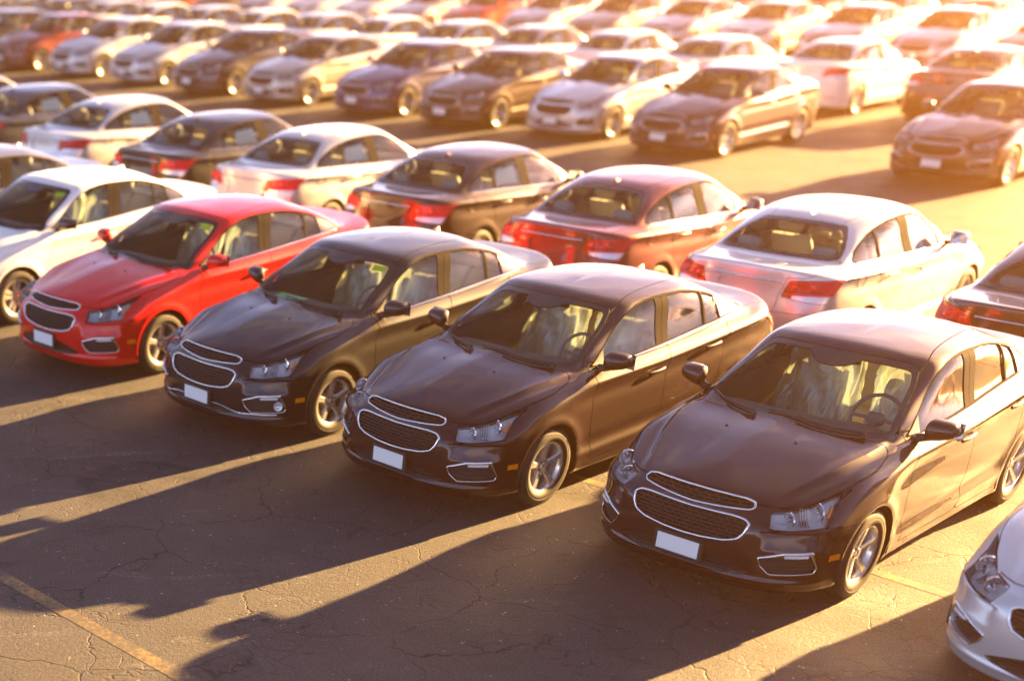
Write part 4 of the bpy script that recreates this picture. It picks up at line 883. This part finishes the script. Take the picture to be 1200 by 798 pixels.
place(0, 0, -141.75, 'red', 'bright red sedan, the only bright red car in the front row', F1, fs, loc=c_of(-.2287, 14.890, -141.75))
m_b1 = place(0, 0, -143.2, 'black', 'black sedan parked right beside the bright red sedan', F1, ('front', 'sticker', 'foglamp'), loc=c_of(1.232, 12.868, -143.2))
place(0, 0, -143.5, 'maroon black', 'black sedan in the middle of the three black ones in front', F1, ft, loc=c_of(2.671, 11.077, -143.5))
place(0, 0, -141.45, 'maroon black', 'large black sedan nearest the camera, left of the silver corner', F1, ft, loc=c_of(4.343, 9.2086, -141.45))
place(-11.33, -2.14, -142.5, 'silver', 'silver sedan with only its nose showing at the bottom right corner', F1, ft)
w = ('away',)
for l_, f_, c_, lab in ((-25.1, -17.2, 'beige', 'pale sedan whose roof just shows at the left edge in the second row'), (-22.67, -17.2, 'navy', 'dark navy sedan by the left edge with a white sheet in its side window'),
        (-20.06, -17.13, 'silver', 'pale silver sedan seen from behind between the navy and the black sedan'), (-17.33, -16.96, 'black', 'black sedan seen from behind above the roof of the white sedan'),
        (-15.06, -16.95, 'silver', 'silver sedan seen from behind just above the bright red sedan'), (-12.44, -16.97, 'maroon black', 'dark maroon black sedan seen from behind with bright red tail lamps'),
        (-9.82, -16.84, 'dark red', 'dark red sedan seen from behind above the middle black sedan'), (-7.34, -16.62, 'silver', 'silver sedan seen from behind above the large black sedan roof'),
        (-4.75, -16.7, 'brown', 'bronze brown sedan seen from behind at the right edge')):
    place(f_, l_, 39.6, c_, lab, F2, w)
for l_, f_, c_, lab in ((-40.2, -28.8, 'navy', 'dark sedan at the far left end of the third row'), (-37.52, -28.75, 'dark red', 'dark red sedan at the left end of the third row facing the aisle'), (-34.66, -28.85, 'silver', 'silver sedan next to the dark red one in the third row'),
        (-31.8, -28.79, 'silver', 'second silver sedan right of the dark red one in the third row'), (-28.84, -28.51, 'navy', 'dark sedan between a silver and a beige sedan facing the aisle'), (-26.14, -28.44, 'beige', 'beige silver sedan facing the aisle left of the blue sedan'),
        (-23.22, -28.53, 'blue', 'dark blue sedan facing the aisle, the only blue one'), (-20.56, -28.38, 'brown', 'dark brown sedan facing the aisle right of the blue sedan'), (-18.07, -28.82, 'silver', 'light silver sedan facing the aisle between two dark ones'),
        (-15.34, -28.35, 'purple', 'dark plum sedan facing the aisle beside the empty bay'), (-10.61, -28.89, 'brown', 'dark sedan facing the aisle right of the empty bay in the golden glare')):
    place(f_, l_, -142.5, c_, lab, F3, ('all',))
R4, R5, R6, R7 = 'blurred cars in the fourth row behind the third', 'blurred cars in the fifth row', 'blurred cars in the far sixth row', 'blurred cars in the farthest row'
COLS4 = {-46.4: 'silver', -43.9: 'navy', -41.4: 'silver', -38.9: 'white', -36.4: 'silver', -33.9: 'white', -31.4: 'silver', -28.9: 'white', -26.4: 'silver', -23.9: 'beige', -21.4: 'white', -18.9: 'silver', -16.45: 'white', -13.5: 'brown', -10.9: 'silver'}
ORD = 'first second third fourth fifth sixth seventh eighth ninth tenth eleventh twelfth thirteenth fourteenth fifteenth sixteenth seventeenth eighteenth nineteenth twentieth'.split()
def in_frame(l_, f_):
    p = lot(f_, l_); d = p[1]*.8936+(4.543-.7)*.4489; u = 83.4+1657.7*p[0]/d; v = 719.3-1657.7*(p[1]*.4489-(4.543-1.3)*.8936)/d
    return -70 < u < 1270 and v > -40
def far_row(items, yaw, which, grp, tags, special={}):
    items = [q for q in items if in_frame(q[0], q[1])]
    for k, (l_, f_, c_) in enumerate(items):
        place(f_, l_, yaw, c_, special.get(l_, '%s sedan, %s from the left in the blurred %s row of cars' % (c_, ORD[k], which)), grp, tags)
far_row([(l_, -34.5 if l_ < -17 else -35.6, c_) for l_, c_ in COLS4.items()], 39.0, 'fourth', R4, w,
        {-16.45: 'white car seen from behind past the empty bay in the glare', -13.5: 'dark car seen from behind in the glare at the right end of the fourth row'})
rr = random.Random(4)
for which, f_, yaw, l0, l1, grp in (('fifth', -46.2, -142.5, -58, -10, R5), ('sixth', -52.0, 38.5, -62, -14, R6), ('farthest', -63.5, -142.5, -70, -20, R7)):
    far_row([(l_, f_, rr.choice(['silver', 'white', 'silver', 'white', 'beige', 'dark red', 'red', 'navy', 'silver', 'white'])) for l_ in np.arange(l0, l1, 2.62)], yaw, which, grp, ('all',))
# green sheet on the dash of the black car
p = np.array([(2.3-s, y, z) for s, y, z in ((1.30, -.42, 1.012), (1.52, -.44, 1.012), (1.54, -.10, 1.012), (1.32, -.08, 1.012))]); e = m_b1['body'].parent
rz = Matrix.Rotation(e.rotation_euler.z, 3, 'Z'); q = [tuple(rz@Vector(v)+e.location) for v in p]
plain('paper_sheet', q, [(0, 1, 2, 3)], M['green_paper'], label='pale green sheet of paper on the dashboard of the black sedan beside the red one', category='paper')

# ------------------------------------------------------------------ bare wood off to the right (mirrored in the side windows)
b = MB(); rt = random.Random(11)
def branch(p, d, ln, r, depth):
    pts = [p]; q = Vector(p); dd = Vector(d).normalized()
    for k in range(3):
        dd = (dd+Vector((rt.gauss(0, .12), rt.gauss(0, .12), rt.gauss(.05, .10)))).normalized(); q = q+dd*(ln/3); pts.append(tuple(q))
    b.tube(pts, [r, r*.85, r*.7, r*.5], 5 if depth < 2 else 3)
    if depth >= 4: return
    for k in range(3 if depth < 3 else 2):
        t = rt.uniform(.45, 1.); i = min(3, int(t*3)+0); a = rt.uniform(0, 6.28); up = rt.uniform(.35, .95)
        branch(pts[i], (math.cos(a)*(1-up*.5)+dd.x*.5, math.sin(a)*(1-up*.5)+dd.y*.5, up*.7+dd.z*.3), ln*rt.uniform(.55, .78), r*.5, depth+1)
for k in range(22):
    a = R(-42+52*k/21+rt.uniform(-1, 1)); d = rt.uniform(44, 60); x, y = 6+d*math.cos(a), 11+d*math.sin(a)
    branch((x, y, -.1), (0, 0, 1), rt.uniform(2.4, 3.2), rt.uniform(.14, .22), 0)
wd = bpy.data.objects.new('woods', b.mesh('woods', mat('bark', (.07, .055, .042), .9, bump=(12, .5, .03)))); COL.objects.link(wd); wd['kind'] = 'stuff'

# ------------------------------------------------------------------ warm haze
b = MB(); b.box((0, 0, 5.0), (900, 900, 12.0)); hz = bpy.data.objects.new('haze', b.mesh('haze', mat('unused'), smooth=False)); COL.objects.link(hz)
hm = bpy.data.materials.new('haze'); hm.use_nodes = True; hn = hm.node_tree; hn.nodes.clear()
ho = N(hn, 'ShaderNodeOutputMaterial'); hv = N(hn, 'ShaderNodeVolumePrincipled'); hv.inputs['Density'].default_value = HAZE_DENSITY; hv.inputs['Color'].default_value = (*HAZE_COLOR, 1); hv.inputs['Anisotropy'].default_value = HAZE_G
hn.links.new(hv.outputs[0], ho.inputs['Volume']); hz.data.materials.clear(); hz.data.materials.append(hm); hz['kind'] = 'stuff'
